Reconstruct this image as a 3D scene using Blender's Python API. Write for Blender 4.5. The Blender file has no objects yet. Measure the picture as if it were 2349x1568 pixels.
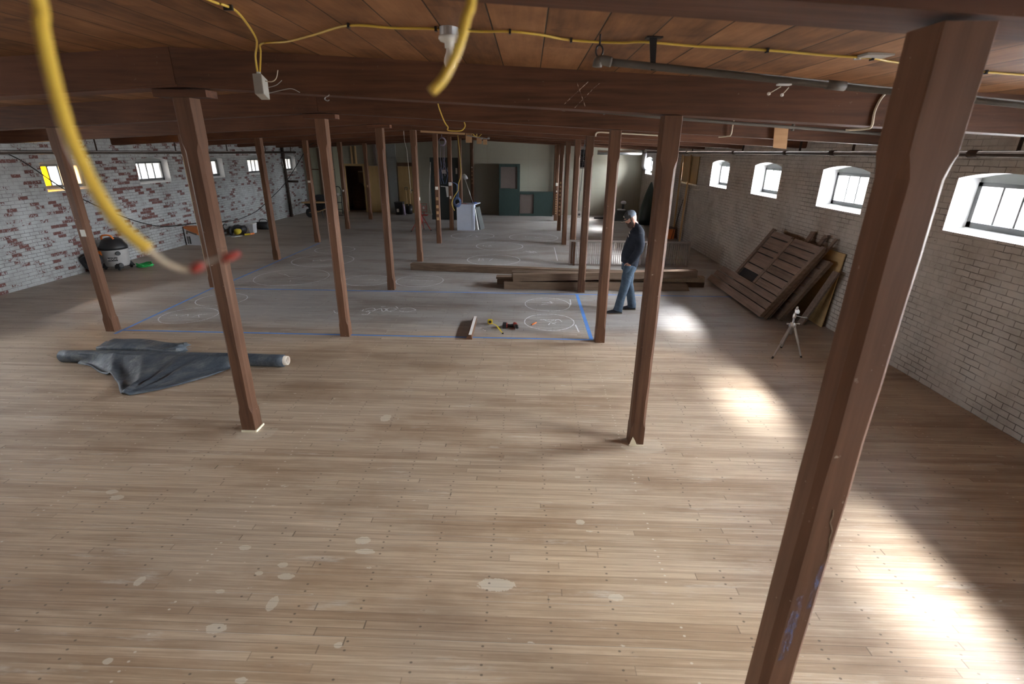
import bpy, bmesh, math, random
from mathutils import Vector, Matrix, noise
SC = bpy.context.scene
COL = SC.collection
random.seed(7)
# ------------------------------------------------------------ camera
cam_d = bpy.data.cameras.new('camera')
cam = bpy.data.objects.new('camera', cam_d); COL.objects.link(cam)
cam_d.sensor_width = 36.0; cam_d.lens = 17.52; cam_d.clip_start = 0.02; cam_d.clip_end = 200
_r = Vector((0.9994499, 0.0315323, 0.01027688)); _u = Vector((-0.02085939, 0.35676827, 0.93396)); _f = Vector((-0.02578344, 0.9336606, -0.35722975))
cam.matrix_world = Matrix(((_r.x, _u.x, -_f.x, 0), (_r.y, _u.y, -_f.y, 0), (_r.z, _u.z, -_f.z, 2.75), (0, 0, 0, 1)))
cam_d.dof.use_dof = True; cam_d.dof.focus_distance = 8.0; cam_d.dof.aperture_fstop = 2.6
SC.camera = cam
# ------------------------------------------------------------ exposure
SC.view_settings.view_transform = 'Standard'; SC.view_settings.look = 'None'
SC.view_settings.gamma = 1.0; SC.view_settings.use_curve_mapping = False
SC.view_settings.exposure = 3.02
cy = SC.cycles
cy.max_bounces = 10; cy.diffuse_bounces = 7; cy.glossy_bounces = 4; cy.transparent_max_bounces = 12
cy.sample_clamp_indirect = 6.0; cy.use_denoising = True; cy.caustics_reflective = False; cy.caustics_refractive = False
# ------------------------------------------------------------ daylight: hazy sky over darker ground, weak soft sun
W = bpy.data.worlds.new('daylight'); SC.world = W; W.use_nodes = True
wn = W.node_tree.nodes; wl = W.node_tree.links; wn.clear()
wo = wn.new('ShaderNodeOutputWorld'); wb = wn.new('ShaderNodeBackground'); wt = wn.new('ShaderNodeTexCoord'); ws = wn.new('ShaderNodeSeparateXYZ'); wr = wn.new('ShaderNodeValToRGB')
wl.new(wt.outputs['Generated'], ws.inputs[0]); wl.new(ws.outputs['Z'], wr.inputs[0]); wd = wn.new('ShaderNodeVectorMath'); wd.operation = 'DOT_PRODUCT'; wd.inputs[1].default_value = Vector((1.0, 0.22, 1.12)).normalized(); wl.new(wt.outputs['Generated'], wd.inputs[0])
wm = wn.new('ShaderNodeMapRange'); wm.inputs[1].default_value = -0.2; wm.inputs[2].default_value = 1.0; wm.inputs[3].default_value = 0.62; wm.inputs[4].default_value = 1.9; wl.new(wd.outputs['Value'], wm.inputs[0])
wv = wn.new('ShaderNodeVectorMath'); wv.operation = 'SCALE'; wl.new(wr.outputs[0], wv.inputs[0]); wl.new(wm.outputs[0], wv.inputs['Scale']); wl.new(wv.outputs[0], wb.inputs[0]); wl.new(wb.outputs[0], wo.inputs[0])
wr.color_ramp.elements[0].position = 0.0; wr.color_ramp.elements[0].color = (0.50, 0.50, 0.50, 1)
wr.color_ramp.elements[1].position = 0.06; wr.color_ramp.elements[1].color = (0.90, 0.95, 1.0, 1)
wb.inputs[1].default_value = 24.0
sun_d = bpy.data.lights.new('sun', 'SUN'); sun_d.energy = 27.0; sun_d.angle = math.radians(25); sun_d.color = (0.97, 0.98, 1.0)
sun = bpy.data.objects.new('sun', sun_d); COL.objects.link(sun)
sun.rotation_euler = Vector((-1.0, -0.22, -1.12)).to_track_quat('-Z', 'Y').to_euler()
# ------------------------------------------------------------ sizes of the place
XR, XL, XM, XRR, XLL = 5.14, -10.32, -2.82, 1.16, -6.63
YB, YF, DY = -5.0, 23.93, 2.859
def zceil(x): return 3.482 - (0.044 * (x - XM) if x > XM else 0.056 * (XM - x))
def zbeam(x): return zceil(x) - 0.275
RIGHT_WIN = [(-2.7, 1.25), (0.13, 1.25), (2.99, 1.25), (5.80, 1.25), (8.71, 1.28), (11.51, 1.28), (14.31, 1.28), (17.15, 1.27), (20.0, 1.27), (22.72, 1.24)]
LEFT_WIN = [(-2.7, 1.22), (0.15, 1.22), (3.0, 1.22), (5.85, 1.22), (8.65, 1.22), (11.46, 1.22), (14.2, 1.24), (16.93, 1.24), (19.74, 1.24), (22.53, 1.22)]
for k, (wins, x, sg, z) in enumerate(((RIGHT_WIN, XR + 0.02, 1, 2.21), (LEFT_WIN, XL - 0.02, -1, 2.14))):
    for i, (yc, w) in enumerate(wins):
        ld = bpy.data.lights.new('window_portal', 'AREA'); ld.shape = 'RECTANGLE'; ld.size = 0.75; ld.size_y = w
        ld.cycles.is_portal = True
        lo = bpy.data.objects.new('window_portal', ld); COL.objects.link(lo)
        lo.location = (x, yc, z); lo.rotation_euler = (0, sg * math.pi / 2, 0)
BACK_OPEN = []
for xc in BACK_OPEN:
    ld = bpy.data.lights.new('window_portal', 'AREA'); ld.shape = 'RECTANGLE'; ld.size = 1.8; ld.size_y = 1.8; ld.cycles.is_portal = True
    lo = bpy.data.objects.new('window_portal', ld); COL.objects.link(lo); lo.location = (xc, YB - 0.02, 1.8); lo.rotation_euler = (math.pi / 2, 0, 0)
# ------------------------------------------------------------ helpers
def sock(nt, s, v):
    if v is None: return
    if hasattr(v, 'is_linked'): nt.links.new(v, s)
    elif isinstance(v, (tuple, list)) and len(v) == 3 and s.type == 'RGBA': s.default_value = (*v, 1)
    else: s.default_value = v
class NT:
    def __init__(self, name):
        self.m = bpy.data.materials.new(name); self.m.use_nodes = True
        self.t = self.m.node_tree; self.t.nodes.clear()
        self.out = self.t.nodes.new('ShaderNodeOutputMaterial')
    def n(self, typ, _props=None, **kw):
        nd = self.t.nodes.new('ShaderNode' + typ)
        for k, v in (_props or {}).items(): setattr(nd, k, v)
        for k, v in kw.items(): sock(self.t, nd.inputs[k.replace('_', ' ')], v)
        return nd
    def math(self, op, a, b=None, c=None, clamp=False):
        nd = self.t.nodes.new('ShaderNodeMath'); nd.operation = op; nd.use_clamp = clamp
        for i, v in enumerate((a, b, c)):
            if v is not None: sock(self.t, nd.inputs[i], v)
        return nd.outputs[0]
    def mix(self, f, a, b, mode='MIX'):
        nd = self.t.nodes.new('ShaderNodeMix'); nd.data_type = 'RGBA'; nd.blend_type = mode
        sock(self.t, nd.inputs[0], f); sock(self.t, nd.inputs[6], a); sock(self.t, nd.inputs[7], b)
        return nd.outputs[2]
    def ramp(self, f, stops):
        nd = self.t.nodes.new('ShaderNodeValToRGB'); sock(self.t, nd.inputs[0], f)
        e = nd.color_ramp.elements
        while len(e) < len(stops): e.new(0.5)
        for i, (p, c) in enumerate(stops):
            e[i].position = p; e[i].color = (*c, 1) if len(c) == 3 else c
        return nd.outputs[0]
    def smooth(self, v, a, b, lo=0.0, hi=1.0):
        nd = self.t.nodes.new('ShaderNodeMapRange'); nd.interpolation_type = 'SMOOTHSTEP'
        for i, x in enumerate((v, a, b, lo, hi)): sock(self.t, nd.inputs[i], x)
        return nd.outputs[0]
    def xyz(self, x, y, z):
        nd = self.t.nodes.new('ShaderNodeCombineXYZ')
        for i, v in enumerate((x, y, z)): sock(self.t, nd.inputs[i], v)
        return nd.outputs[0]
    def sep(self, v):
        nd = self.t.nodes.new('ShaderNodeSeparateXYZ'); sock(self.t, nd.inputs[0], v); return nd.outputs
    def noise(self, vec, scale, detail=4, rough=0.55):
        nd = self.n('TexNoise', Vector=vec, Scale=scale, Detail=detail, Roughness=rough); return nd.outputs[0]
    def white(self, v, dim='1D'):
        nd = self.t.nodes.new('ShaderNodeTexWhiteNoise'); nd.noise_dimensions = dim
        sock(self.t, nd.inputs['W' if dim == '1D' else 'Vector'], v); return nd.outputs
    def obj(self): return self.t.nodes.new('ShaderNodeTexCoord').outputs['Object']
    def finish(self, col, rough=0.6, metal=0.0, bump=None, bstr=0.3, bdist=0.01, spec=None, **kw):
        b = self.t.nodes.new('ShaderNodeBsdfPrincipled')
        sock(self.t, b.inputs['Base Color'], col); sock(self.t, b.inputs['Roughness'], rough); sock(self.t, b.inputs['Metallic'], metal)
        if spec is not None: sock(self.t, b.inputs['Specular IOR Level'], spec)
        if bump is not None:
            bp = self.n('Bump', Height=bump, Strength=bstr, Distance=bdist); self.t.links.new(bp.outputs[0], b.inputs['Normal'])
        for k, v in kw.items(): sock(self.t, b.inputs[k.replace('_', ' ')], v)
        self.t.links.new(b.outputs[0], self.out.inputs[0]); self.b = b
        return self.m
def plain(name, col, rough=0.55, metal=0.0, var=0.12, scale=9.0, **kw):
    t = NT(name); o = t.obj()
    n = t.noise(o, scale, 5)
    c = t.mix(t.math('MULTIPLY', n, 1.0), tuple(x * (1 - var) for x in col), tuple(min(1, x * (1 + var)) for x in col))
    return t.finish(c, rough, metal, **kw)
def wood(name, dark, light, axis='z', scale=1.0, rough=0.6, chips=0.0, **kw):
    t = NT(name); o = t.obj(); s = t.sep(o)
    rnd = t.t.nodes.new('ShaderNodeObjectInfo').outputs['Random']
    sh = t.math('MULTIPLY', rnd, 37.0)
    a = {'x': (0.9, 16, 16), 'y': (16, 0.9, 16), 'z': (16, 16, 0.9)}[axis]
    v = t.xyz(t.math('ADD', t.math('MULTIPLY', s[0], a[0] * scale), sh), t.math('MULTIPLY', s[1], a[1] * scale), t.math('MULTIPLY', s[2], a[2] * scale))
    g = t.noise(v, 1.5, 7, 0.62)
    big = t.noise(o, 1.3, 3)
    f = t.math('ADD', t.math('MULTIPLY', g, 0.75), t.math('MULTIPLY', big, 0.4))
    f = t.math('ADD', f, t.math('MULTIPLY', t.math('SUBTRACT', rnd, 0.5), 0.22))
    c = t.ramp(f, [(0.28, dark), (0.78, light)])
    if chips:
        ch = t.smooth(t.noise(o, 38, 3), 0.70 - 0, 0.73); ch = t.math('MULTIPLY', ch, t.smooth(t.noise(o, 2.3, 2), 0.5, 0.6))
        c = t.mix(t.math('MULTIPLY', ch, chips), c, (0.55, 0.47, 0.38))
    return t.finish(c, rough, 0, bump=g, bstr=0.25, bdist=0.006, spec=0.22, **kw)
# ---- geometry
def mk(name, bm, mat, parent=None, smooth=False, base=None):
    if base is not None: bmesh.ops.translate(bm, vec=-Vector(base), verts=bm.verts)
    bmesh.ops.recalc_face_normals(bm, faces=bm.faces)
    me = bpy.data.meshes.new(name); bm.to_mesh(me); bm.free()
    for m in (mat if isinstance(mat, (list, tuple)) else [mat]): me.materials.append(m)
    if smooth: me.polygons.foreach_set('use_smooth', [True] * len(me.polygons))
    o = bpy.data.objects.new(name, me); COL.objects.link(o)
    if parent is not None: o.parent = parent
    return o
def tag(o, label, cat=None, group=None, kind=None):
    if label: o['label'] = label
    if cat: o['category'] = cat
    if group: o['group'] = group
    if kind: o['kind'] = kind
    return o
class T:
    """a thing: an Empty at its base, parts added in world coordinates"""
    def __init__(self, name, label, cat, base, group=None, kind=None):
        self.o = bpy.data.objects.new(name, None); COL.objects.link(self.o); self.o.empty_display_size = 0.1
        self.base = Vector(base); self.o.location = self.base
        tag(self.o, label, cat, group, kind)
    def part(self, name, bm, mat, sub=None, smooth=False, label=None):
        p = mk(name, bm, mat, sub if sub is not None else self.o, smooth, self.base)
        if label: p['label'] = label
        return p
def single(name, bm, mat, label, cat, group=None, kind=None, base=None, smooth=False):
    """a thing that is one mesh, its origin at its base"""
    if base is None:
        xs = [v.co for v in bm.verts]; base = Vector((sum(v.x for v in xs) / len(xs), sum(v.y for v in xs) / len(xs), min(v.z for v in xs)))
    o = mk(name, bm, mat, None, smooth, base); o.location = Vector(base)
    return tag(o, label, cat, group, kind)
def B(): return bmesh.new()
def box(bm, x0, x1, y0, y1, z0, z1):
    vs = [bm.verts.new(p) for p in ((x0, y0, z0), (x1, y0, z0), (x1, y1, z0), (x0, y1, z0), (x0, y0, z1), (x1, y0, z1), (x1, y1, z1), (x0, y1, z1))]
    for f in ((0, 3, 2, 1), (4, 5, 6, 7), (0, 1, 5, 4), (1, 2, 6, 5), (2, 3, 7, 6), (3, 0, 4, 7)): bm.faces.new([vs[i] for i in f])
    return bm
def hexa(bm, pts):
    vs = [bm.verts.new(p) for p in pts]
    for f in ((0, 3, 2, 1), (4, 5, 6, 7), (0, 1, 5, 4), (1, 2, 6, 5), (2, 3, 7, 6), (3, 0, 4, 7)): bm.faces.new([vs[i] for i in f])
    return bm
def obox(bm, p0, p1, w, h, up=(0, 0, 1)):
    p0 = Vector(p0); p1 = Vector(p1); d = (p1 - p0).normalized(); up = Vector(up)
    s = d.cross(up); s = s.normalized() if s.length > 1e-6 else Vector((1, 0, 0)); u = s.cross(d).normalized()
    s *= w / 2; u *= h / 2
    return hexa(bm, [p0 - s - u, p0 + s - u, p1 + s - u, p1 - s - u, p0 - s + u, p0 + s + u, p1 + s + u, p1 - s + u])
def spline(pts, k=6):
    pts = [Vector(p) for p in pts]
    if len(pts) < 3: return pts
    out = []
    for i in range(len(pts) - 1):
        a = pts[max(i - 1, 0)]; b = pts[i]; c = pts[i + 1]; d = pts[min(i + 2, len(pts) - 1)]
        for j in range(k):
            t = j / k
            out.append(0.5 * ((2 * b) + (c - a) * t + (2 * a - 5 * b + 4 * c - d) * t * t + (3 * b - a - 3 * c + d) * t ** 3))
    out.append(pts[-1]); return out
def loft(bm, rings, caps=True, closed=True):
    vr = [[bm.verts.new(p) for p in r] for r in rings]; n = len(vr[0])
    for a, b in zip(vr, vr[1:]):
        for i in range(n if closed else n - 1):
            j = (i + 1) % n
            try: bm.faces.new((a[i], a[j], b[j], b[i]))
            except ValueError: pass
    if caps and closed:
        for r in (vr[0], vr[-1]):
            try: bm.faces.new(r)
            except ValueError: pass
    return bm
def tube(bm, pts, r, n=8, k=0, caps=True):
    pts = spline(pts, k) if k else [Vector(p) for p in pts]
    rings = []; prev = None
    for i, p in enumerate(pts):
        d = (pts[min(i + 1, len(pts) - 1)] - pts[max(i - 1, 0)]); d = d.normalized() if d.length > 1e-9 else Vector((0, 0, 1))
        if prev is None:
            s = d.orthogonal().normalized()
        else:
            s = prev - d * prev.dot(d); s = s.normalized() if s.length > 1e-6 else d.orthogonal().normalized()
        prev = s; u = d.cross(s)
        rr = r[min(len(r) - 1, int(i * len(r) / len(pts)))] if isinstance(r, (list, tuple)) else r
        rings.append([p + (s * math.cos(2 * math.pi * q / n) + u * math.sin(2 * math.pi * q / n)) * rr for q in range(n)])
    return loft(bm, rings, caps)
def lathe(bm, prof, center, n=20, axis=(0, 0, 1)):
    a = Vector(axis).normalized(); s = a.orthogonal().normalized(); u = a.cross(s); c = Vector(center)
    return loft(bm, [[c + a * z + (s * math.cos(2 * math.pi * q / n) + u * math.sin(2 * math.pi * q / n)) * max(r, 1e-4) for q in range(n)] for r, z in prof])
def ell(c, ax, ay, n=16, z=None, ux=(1, 0, 0), uy=(0, 1, 0)):
    c = Vector(c); ux = Vector(ux); uy = Vector(uy)
    return [c + ux * ax * math.cos(2 * math.pi * q / n) + uy * ay * math.sin(2 * math.pi * q / n) for q in range(n)]
def ribbon(bm, pts, w, z=0.0012, k=0, wob=0.0):
    pts = spline(pts, k) if k else [Vector(p) for p in pts]
    pts = [Vector((p[0], p[1], z)) for p in pts]
    L = []; R_ = []
    for i, p in enumerate(pts):
        d = pts[min(i + 1, len(pts) - 1)] - pts[max(i - 1, 0)]; d = d.normalized() if d.length > 1e-9 else Vector((1, 0, 0))
        s = Vector((-d.y, d.x, 0)) * (w / 2) * (1 + wob * (random.random() - 0.5))
        L.append(bm.verts.new(p + s)); R_.append(bm.verts.new(p - s))
    for i in range(len(pts) - 1): bm.faces.new((L[i], R_[i], R_[i + 1], L[i + 1]))
    return bm
def remesh(o, vox, it=4, fac=0.5):
    md = o.modifiers.new('r', 'REMESH'); md.mode = 'VOXEL'; md.voxel_size = vox
    ms = o.modifiers.new('s', 'SMOOTH'); ms.factor = fac; ms.iterations = it
    dg = bpy.context.evaluated_depsgraph_get(); me = bpy.data.meshes.new_from_object(o.evaluated_get(dg))
    o.modifiers.clear(); old = o.data; o.data = me; bpy.data.meshes.remove(old)
    me.polygons.foreach_set('use_smooth', [True] * len(me.polygons))
    return o
def text_mesh(name, s, size, mat, parent, loc, rot, ext=0.001):
    cu = bpy.data.curves.new(name, 'FONT'); cu.body = s; cu.size = size; cu.align_x = 'CENTER'; cu.align_y = 'CENTER'; cu.extrude = ext
    o = bpy.data.objects.new(name, cu); dg = bpy.context.evaluated_depsgraph_get()
    COL.objects.link(o); dg.update(); me = bpy.data.meshes.new_from_object(o.evaluated_get(dg)); bpy.data.objects.remove(o)
    me.materials.clear(); me.materials.append(mat)
    o = bpy.data.objects.new(name, me); COL.objects.link(o); o.parent = parent; o.location = loc; o.rotation_euler = rot
    return o
# ------------------------------------------------------------ materials
def floor_mat():
    t = NT('floor_boards'); o = t.obj(); s = t.sep(o); X, Y = s[0], s[1]
    by = t.math('DIVIDE', Y, 0.058); bi = t.math('FLOOR', by); bf = t.math('FRACT', by)
    r1 = t.white(bi)[0]
    xs = t.math('DIVIDE', t.math('ADD', X, t.math('MULTIPLY', r1, 9.0)), t.math('ADD', 2.2, t.math('MULTIPLY', t.white(t.math('ADD', bi, 0.37))[0], 2.4)))
    si = t.math('FLOOR', xs); sf = t.math('FRACT', xs)
    sd = t.white(t.xyz(bi, si, 3.0), '3D')[0]
    g = t.noise(t.xyz(t.math('MULTIPLY', X, 1.6), t.math('MULTIPLY', Y, 55.0), t.math('MULTIPLY', sd, 30.0)), 1.0, 6, 0.65)
    base = t.ramp(sd, [(0.0, (0.43, 0.33, 0.24)), (0.3, (0.51, 0.412, 0.31)), (0.75, (0.54, 0.44, 0.335)), (1.0, (0.59, 0.49, 0.38))])
    base = t.mix(t.smooth(g, 0.35, 0.75), t.mix(1.0, base, (0.74, 0.69, 0.65), 'MULTIPLY'), t.mix(1.0, base, (1.08, 1.07, 1.06), 'MULTIPLY'))
    # the unsanded grey part of the floor beyond the near tape line
    wob = t.math('MULTIPLY', t.math('SUBTRACT', t.noise(t.xyz(t.math('MULTIPLY', X, 0.35), Y, 0.0), 0.8, 4), 0.5), 2.2)
    gz = t.smooth(t.math('ADD', Y, wob), 6.9, 8.2)
    xin = t.smooth(t.math('ADD', X, t.math('MULTIPLY', wob, 1.2)), -9.3, -5.4)
    gz = t.math('MULTIPLY', gz, t.math('ADD', 0.35, t.math('MULTIPLY', xin, 0.55)))
    grey = t.mix(t.smooth(g, 0.3, 0.7), (0.235, 0.242, 0.25), (0.385, 0.395, 0.405))
    grey = t.mix(0.2, grey, t.mix(1.0, base, (0.7, 0.7, 0.72), 'MULTIPLY'))
    col = t.mix(gz, base, grey)
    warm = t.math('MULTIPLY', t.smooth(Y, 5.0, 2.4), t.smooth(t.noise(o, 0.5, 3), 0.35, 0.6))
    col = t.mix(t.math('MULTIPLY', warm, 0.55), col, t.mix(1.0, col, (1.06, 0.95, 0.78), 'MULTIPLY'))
    pe = t.math('MULTIPLY', t.smooth(bf, 0.90, 0.96), t.smooth(t.white(t.xyz(bi, si, 5.0), '3D')[0], 0.72, 0.74))
    col = t.mix(t.math('MULTIPLY', pe, t.math('MULTIPLY', t.smooth(t.noise(t.xyz(t.math('MULTIPLY', X, 0.8), Y, 2.0), 1.0, 2), 0.45, 0.6), 0.6)), col, (0.70, 0.64, 0.55))
    # old stains and worn dirt
    st = t.noise(t.xyz(t.math('MULTIPLY', X, 0.55), t.math('MULTIPLY', Y, 1.5), 0.0), 1.0, 6, 0.6)
    col = t.mix(t.math('MULTIPLY', t.smooth(st, 0.45, 0.66), 0.75), col, t.mix(1.0, col, (0.66, 0.58, 0.52), 'MULTIPLY'))
    pw = t.noise(t.xyz(t.math('MULTIPLY', X, 1.1), t.math('MULTIPLY', Y, 6.0), 4.0), 1.3, 6, 0.7)
    col = t.mix(t.math('MULTIPLY', t.smooth(pw, 0.58, 0.74), 0.55), col, (0.62, 0.57, 0.50))
    # dark knots and splinter marks
    kn = t.noise(t.xyz(t.math('MULTIPLY', X, 5.0), t.math('MULTIPLY', Y, 16.0), 8.0), 1.0, 5, 0.7)
    col = t.mix(t.math('MULTIPLY', t.smooth(kn, 0.675, 0.74), 0.75), col, (0.12, 0.095, 0.08))
    ln = t.smooth(t.noise(t.xyz(t.math('MULTIPLY', X, 0.9), t.math('MULTIPLY', Y, 38.0), 15.0), 1.0, 4, 0.6), 0.60, 0.72)
    col = t.mix(t.math('MULTIPLY', ln, t.math('ADD', 0.28, t.math('MULTIPLY', gz, 0.25))), col, t.mix(1.0, col, (0.45, 0.40, 0.36), 'MULTIPLY'))
    sc2 = t.smooth(t.noise(t.xyz(t.math('MULTIPLY', X, 7.0), t.math('MULTIPLY', Y, 15.0), 21.0), 1.0, 4, 0.6), 0.69, 0.72)
    col = t.mix(t.math('MULTIPLY', sc2, 0.6), col, (0.66, 0.61, 0.53))
    # pale filler spots
    vor = t.n('TexVoronoi', {'feature': 'F1'}, Vector=t.xyz(t.math('MULTIPLY', X, 1.0), t.math('MULTIPLY', Y, 2.4), 0.0), Scale=1.7)
    sp = t.math('ADD', vor.outputs['Distance'], t.math('MULTIPLY', t.math('SUBTRACT', t.noise(o, 26, 4), 0.5), 0.16))
    pick = t.smooth(t.sep(vor.outputs['Color'])[0], 0.72, 0.74)
    size = t.math('MULTIPLY', t.sep(vor.outputs['Color'])[1], 0.11)
    fil = t.math('MULTIPLY', t.math('LESS_THAN', sp, size), pick)
    fil = t.math('MULTIPLY', fil, t.smooth(Y, 6.5, 4.5, 0.0, 0.7))
    for (px, py, ax, ay) in ((-0.16, 2.57, 0.124, 0.054), (-1.86, 2.17, 0.064, 0.035), (-1.6, 2.36, 0.033, 0.059), (-1.61, 2.58, 0.056, 0.026), (-1.68, 2.68, 0.037, 0.024), (-1.19, 2.94, 0.055, 0.04), (-1.14, 2.83, 0.077, 0.026), (-2.03, 2.83, 0.045, 0.026), (-1.81, 2.6, 0.03, 0.019), (-1.99, 2.44, 0.031, 0.017), (-2.58, 2.5, 0.03, 0.043), (-1.07, 2.09, 0.026, 0.02), (-1.53, 1.86, 0.033, 0.019), (-2.35, 1.94, 0.028, 0.02), (0.64, 2.5, 0.052, 0.028), (-1.51, 4.77, 0.057, 0.076), (-3.4, 3.34, 0.058, 0.032), (-3.5, 3.41, 0.051, 0.028), (0.47, 3.21, 0.035, 0.03)):
        dx = t.math('DIVIDE', t.math('SUBTRACT', X, px), ax); dy = t.math('DIVIDE', t.math('SUBTRACT', Y, py), ay)
        d = t.math('ADD', t.math('ADD', t.math('MULTIPLY', dx, dx), t.math('MULTIPLY', dy, dy)), t.math('MULTIPLY', t.math('SUBTRACT', t.noise(o, 40, 3), 0.5), 1.6))
        fil = t.math('MAXIMUM', fil, t.math('LESS_THAN', d, 1.0))
    # plaster smears round the feet of the two nearest timber posts
    for (px, py) in ((-2.78, 4.42), (1.20, 4.36)):
        dx = t.math('DIVIDE', t.math('SUBTRACT', X, px), 0.24); dy = t.math('DIVIDE', t.math('SUBTRACT', Y, py), 0.17)
        d = t.math('ADD', t.math('ADD', t.math('MULTIPLY', dx, dx), t.math('MULTIPLY', dy, dy)), t.math('MULTIPLY', t.math('SUBTRACT', t.noise(o, 9, 4), 0.5), 1.3))
        fil = t.math('MAXIMUM', fil, t.math('MULTIPLY', t.smooth(d, 1.0, 0.6), 0.45))
    col = t.mix(t.math('MULTIPLY', fil, 0.62), col, (0.66, 0.60, 0.49))
    # joints and nail rows
    gap = t.math('MAXIMUM', t.smooth(t.math('ABSOLUTE', t.math('SUBTRACT', bf, 0.5)), 0.465, 0.49), t.math('LESS_THAN', sf, 0.0022))
    gapv = t.math('MULTIPLY', gap, t.math('ADD', 0.3, t.math('MULTIPLY', t.white(t.math('ADD', bi, 0.71))[0], 0.65)))
    col = t.mix(gapv, col, (0.10, 0.075, 0.055))
    nx = t.math('FRACT', t.math('DIVIDE', t.math('ADD', X, t.math('MULTIPLY', r1, 0.02)), 0.405))
    nd = t.math('MULTIPLY', t.math('SUBTRACT', nx, 0.5), 0.31)
    ny = t.math('MULTIPLY', t.math('SUBTRACT', bf, 0.5), 0.058)
    nr = t.math('SQRT', t.math('ADD', t.math('MULTIPLY', nd, nd), t.math('MULTIPLY', ny, ny)))
    nail = t.math('MULTIPLY', t.smooth(nr, 0.0085, 0.0045), t.smooth(t.white(t.xyz(bi, t.math('FLOOR', t.math('DIVIDE', X, 0.31)), 9.0), '3D')[0], 0.35, 0.4))
    nc = t.math('GREATER_THAN', t.white(t.math('FLOOR', t.math('DIVIDE', X, 0.31)))[0], 0.72)
    col = t.mix(t.math('MULTIPLY', nail, 0.75), col, t.mix(nc, (0.09, 0.07, 0.055), (0.66, 0.61, 0.52)))
    rough = t.math('ADD', t.math('ADD', 0.36, t.math('MULTIPLY', g, 0.16)), t.math('MULTIPLY', gz, 0.06))
    h = t.math('ADD', t.math('MULTIPLY', g, 0.25), t.math('MULTIPLY', t.math('SUBTRACT', 1.0, gap), 1.0))
    h = t.math('ADD', h, t.math('MULTIPLY', sd, 0.5))
    return t.finish(col, rough, 0, bump=h, bstr=0.22, bdist=0.004, spec=0.5)
def brick_mat(name, axis, white, white2, red, redness, mortar, mortar_amt, dirt=0.3):
    t = NT(name); o = t.obj(); s = t.sep(o); a = s[1] if axis == 'y' else s[0]; z = s[2]
    dist = t.math('MULTIPLY', t.math('SUBTRACT', t.noise(o, 6, 3), 0.5), 0.02)
    v = t.xyz(a, t.math('ADD', z, dist), 0.0)
    bt = t.n('TexBrick', {'offset': 0.5}, Vector=v, Color1=(0, 0, 0), Color2=(1, 1, 1), Mortar=(0.5, 0.5, 0.5), Scale=1.0, Mortar_Size=0.0055, Mortar_Smooth=0.3, Bias=0.0, Brick_Width=0.205, Row_Height=0.0715)
    rv = t.sep(bt.outputs['Color'])[0]; mo = bt.outputs['Fac']
    big = t.noise(o, 0.55, 5, 0.6); fine = t.noise(o, 30, 5, 0.65)
    col = t.mix(t.noise(o, 1.6, 5), white, white2)
    col = t.mix(t.math('MULTIPLY', t.math('SUBTRACT', rv, 0.5), 0.5), col, t.mix(1.0, col, (0.75, 0.74, 0.72), 'MULTIPLY'))
    grime = t.smooth(t.noise(o, 3.2, 6, 0.7), 0.42, 0.68)
    col = t.mix(t.math('MULTIPLY', grime, 0.55), col, t.mix(1.0, col, (0.66, 0.63, 0.60), 'MULTIPLY'))
    th = t.math('ADD', t.math('ADD', rv, t.math('MULTIPLY', t.math('SUBTRACT', big, 0.5), 0.75)), t.math('MULTIPLY', t.math('SUBTRACT', fine, 0.5), 1.15))
    rd = t.smooth(th, 1.0 - redness, 1.06 - redness)
    redc = t.mix(fine, red, tuple(c * 0.55 for c in red))
    col = t.mix(rd, col, redc)
    mm = t.math('MULTIPLY', mo, t.math('ADD', mortar_amt * 0.35, t.math('MULTIPLY', t.smooth(t.noise(o, 2.2, 4), 0.38, 0.62), mortar_amt)), clamp=True)
    col = t.mix(mm, col, mortar)
    low = t.math('MULTIPLY', t.smooth(t.math('ADD', z, t.math('MULTIPLY', big, 0.6)), 0.75, 0.2), dirt)  # brick gets darker towards the wall foot
    col = t.mix(low, col, t.mix(1.0, col, (0.62, 0.57, 0.54), 'MULTIPLY'))
    pits = t.smooth(t.noise(o, 17, 3), 0.70, 0.74)
    col = t.mix(t.math('MULTIPLY', pits, 0.6), col, (0.13, 0.10, 0.09))
    h = t.math('ADD', t.math('SUBTRACT', 1.0, mo), t.math('MULTIPLY', fine, 0.5)); h = t.math('SUBTRACT', h, t.math('MULTIPLY', rd, 0.15))
    return t.finish(col, 0.75, 0, bump=h, bstr=0.6, bdist=0.008)
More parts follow.
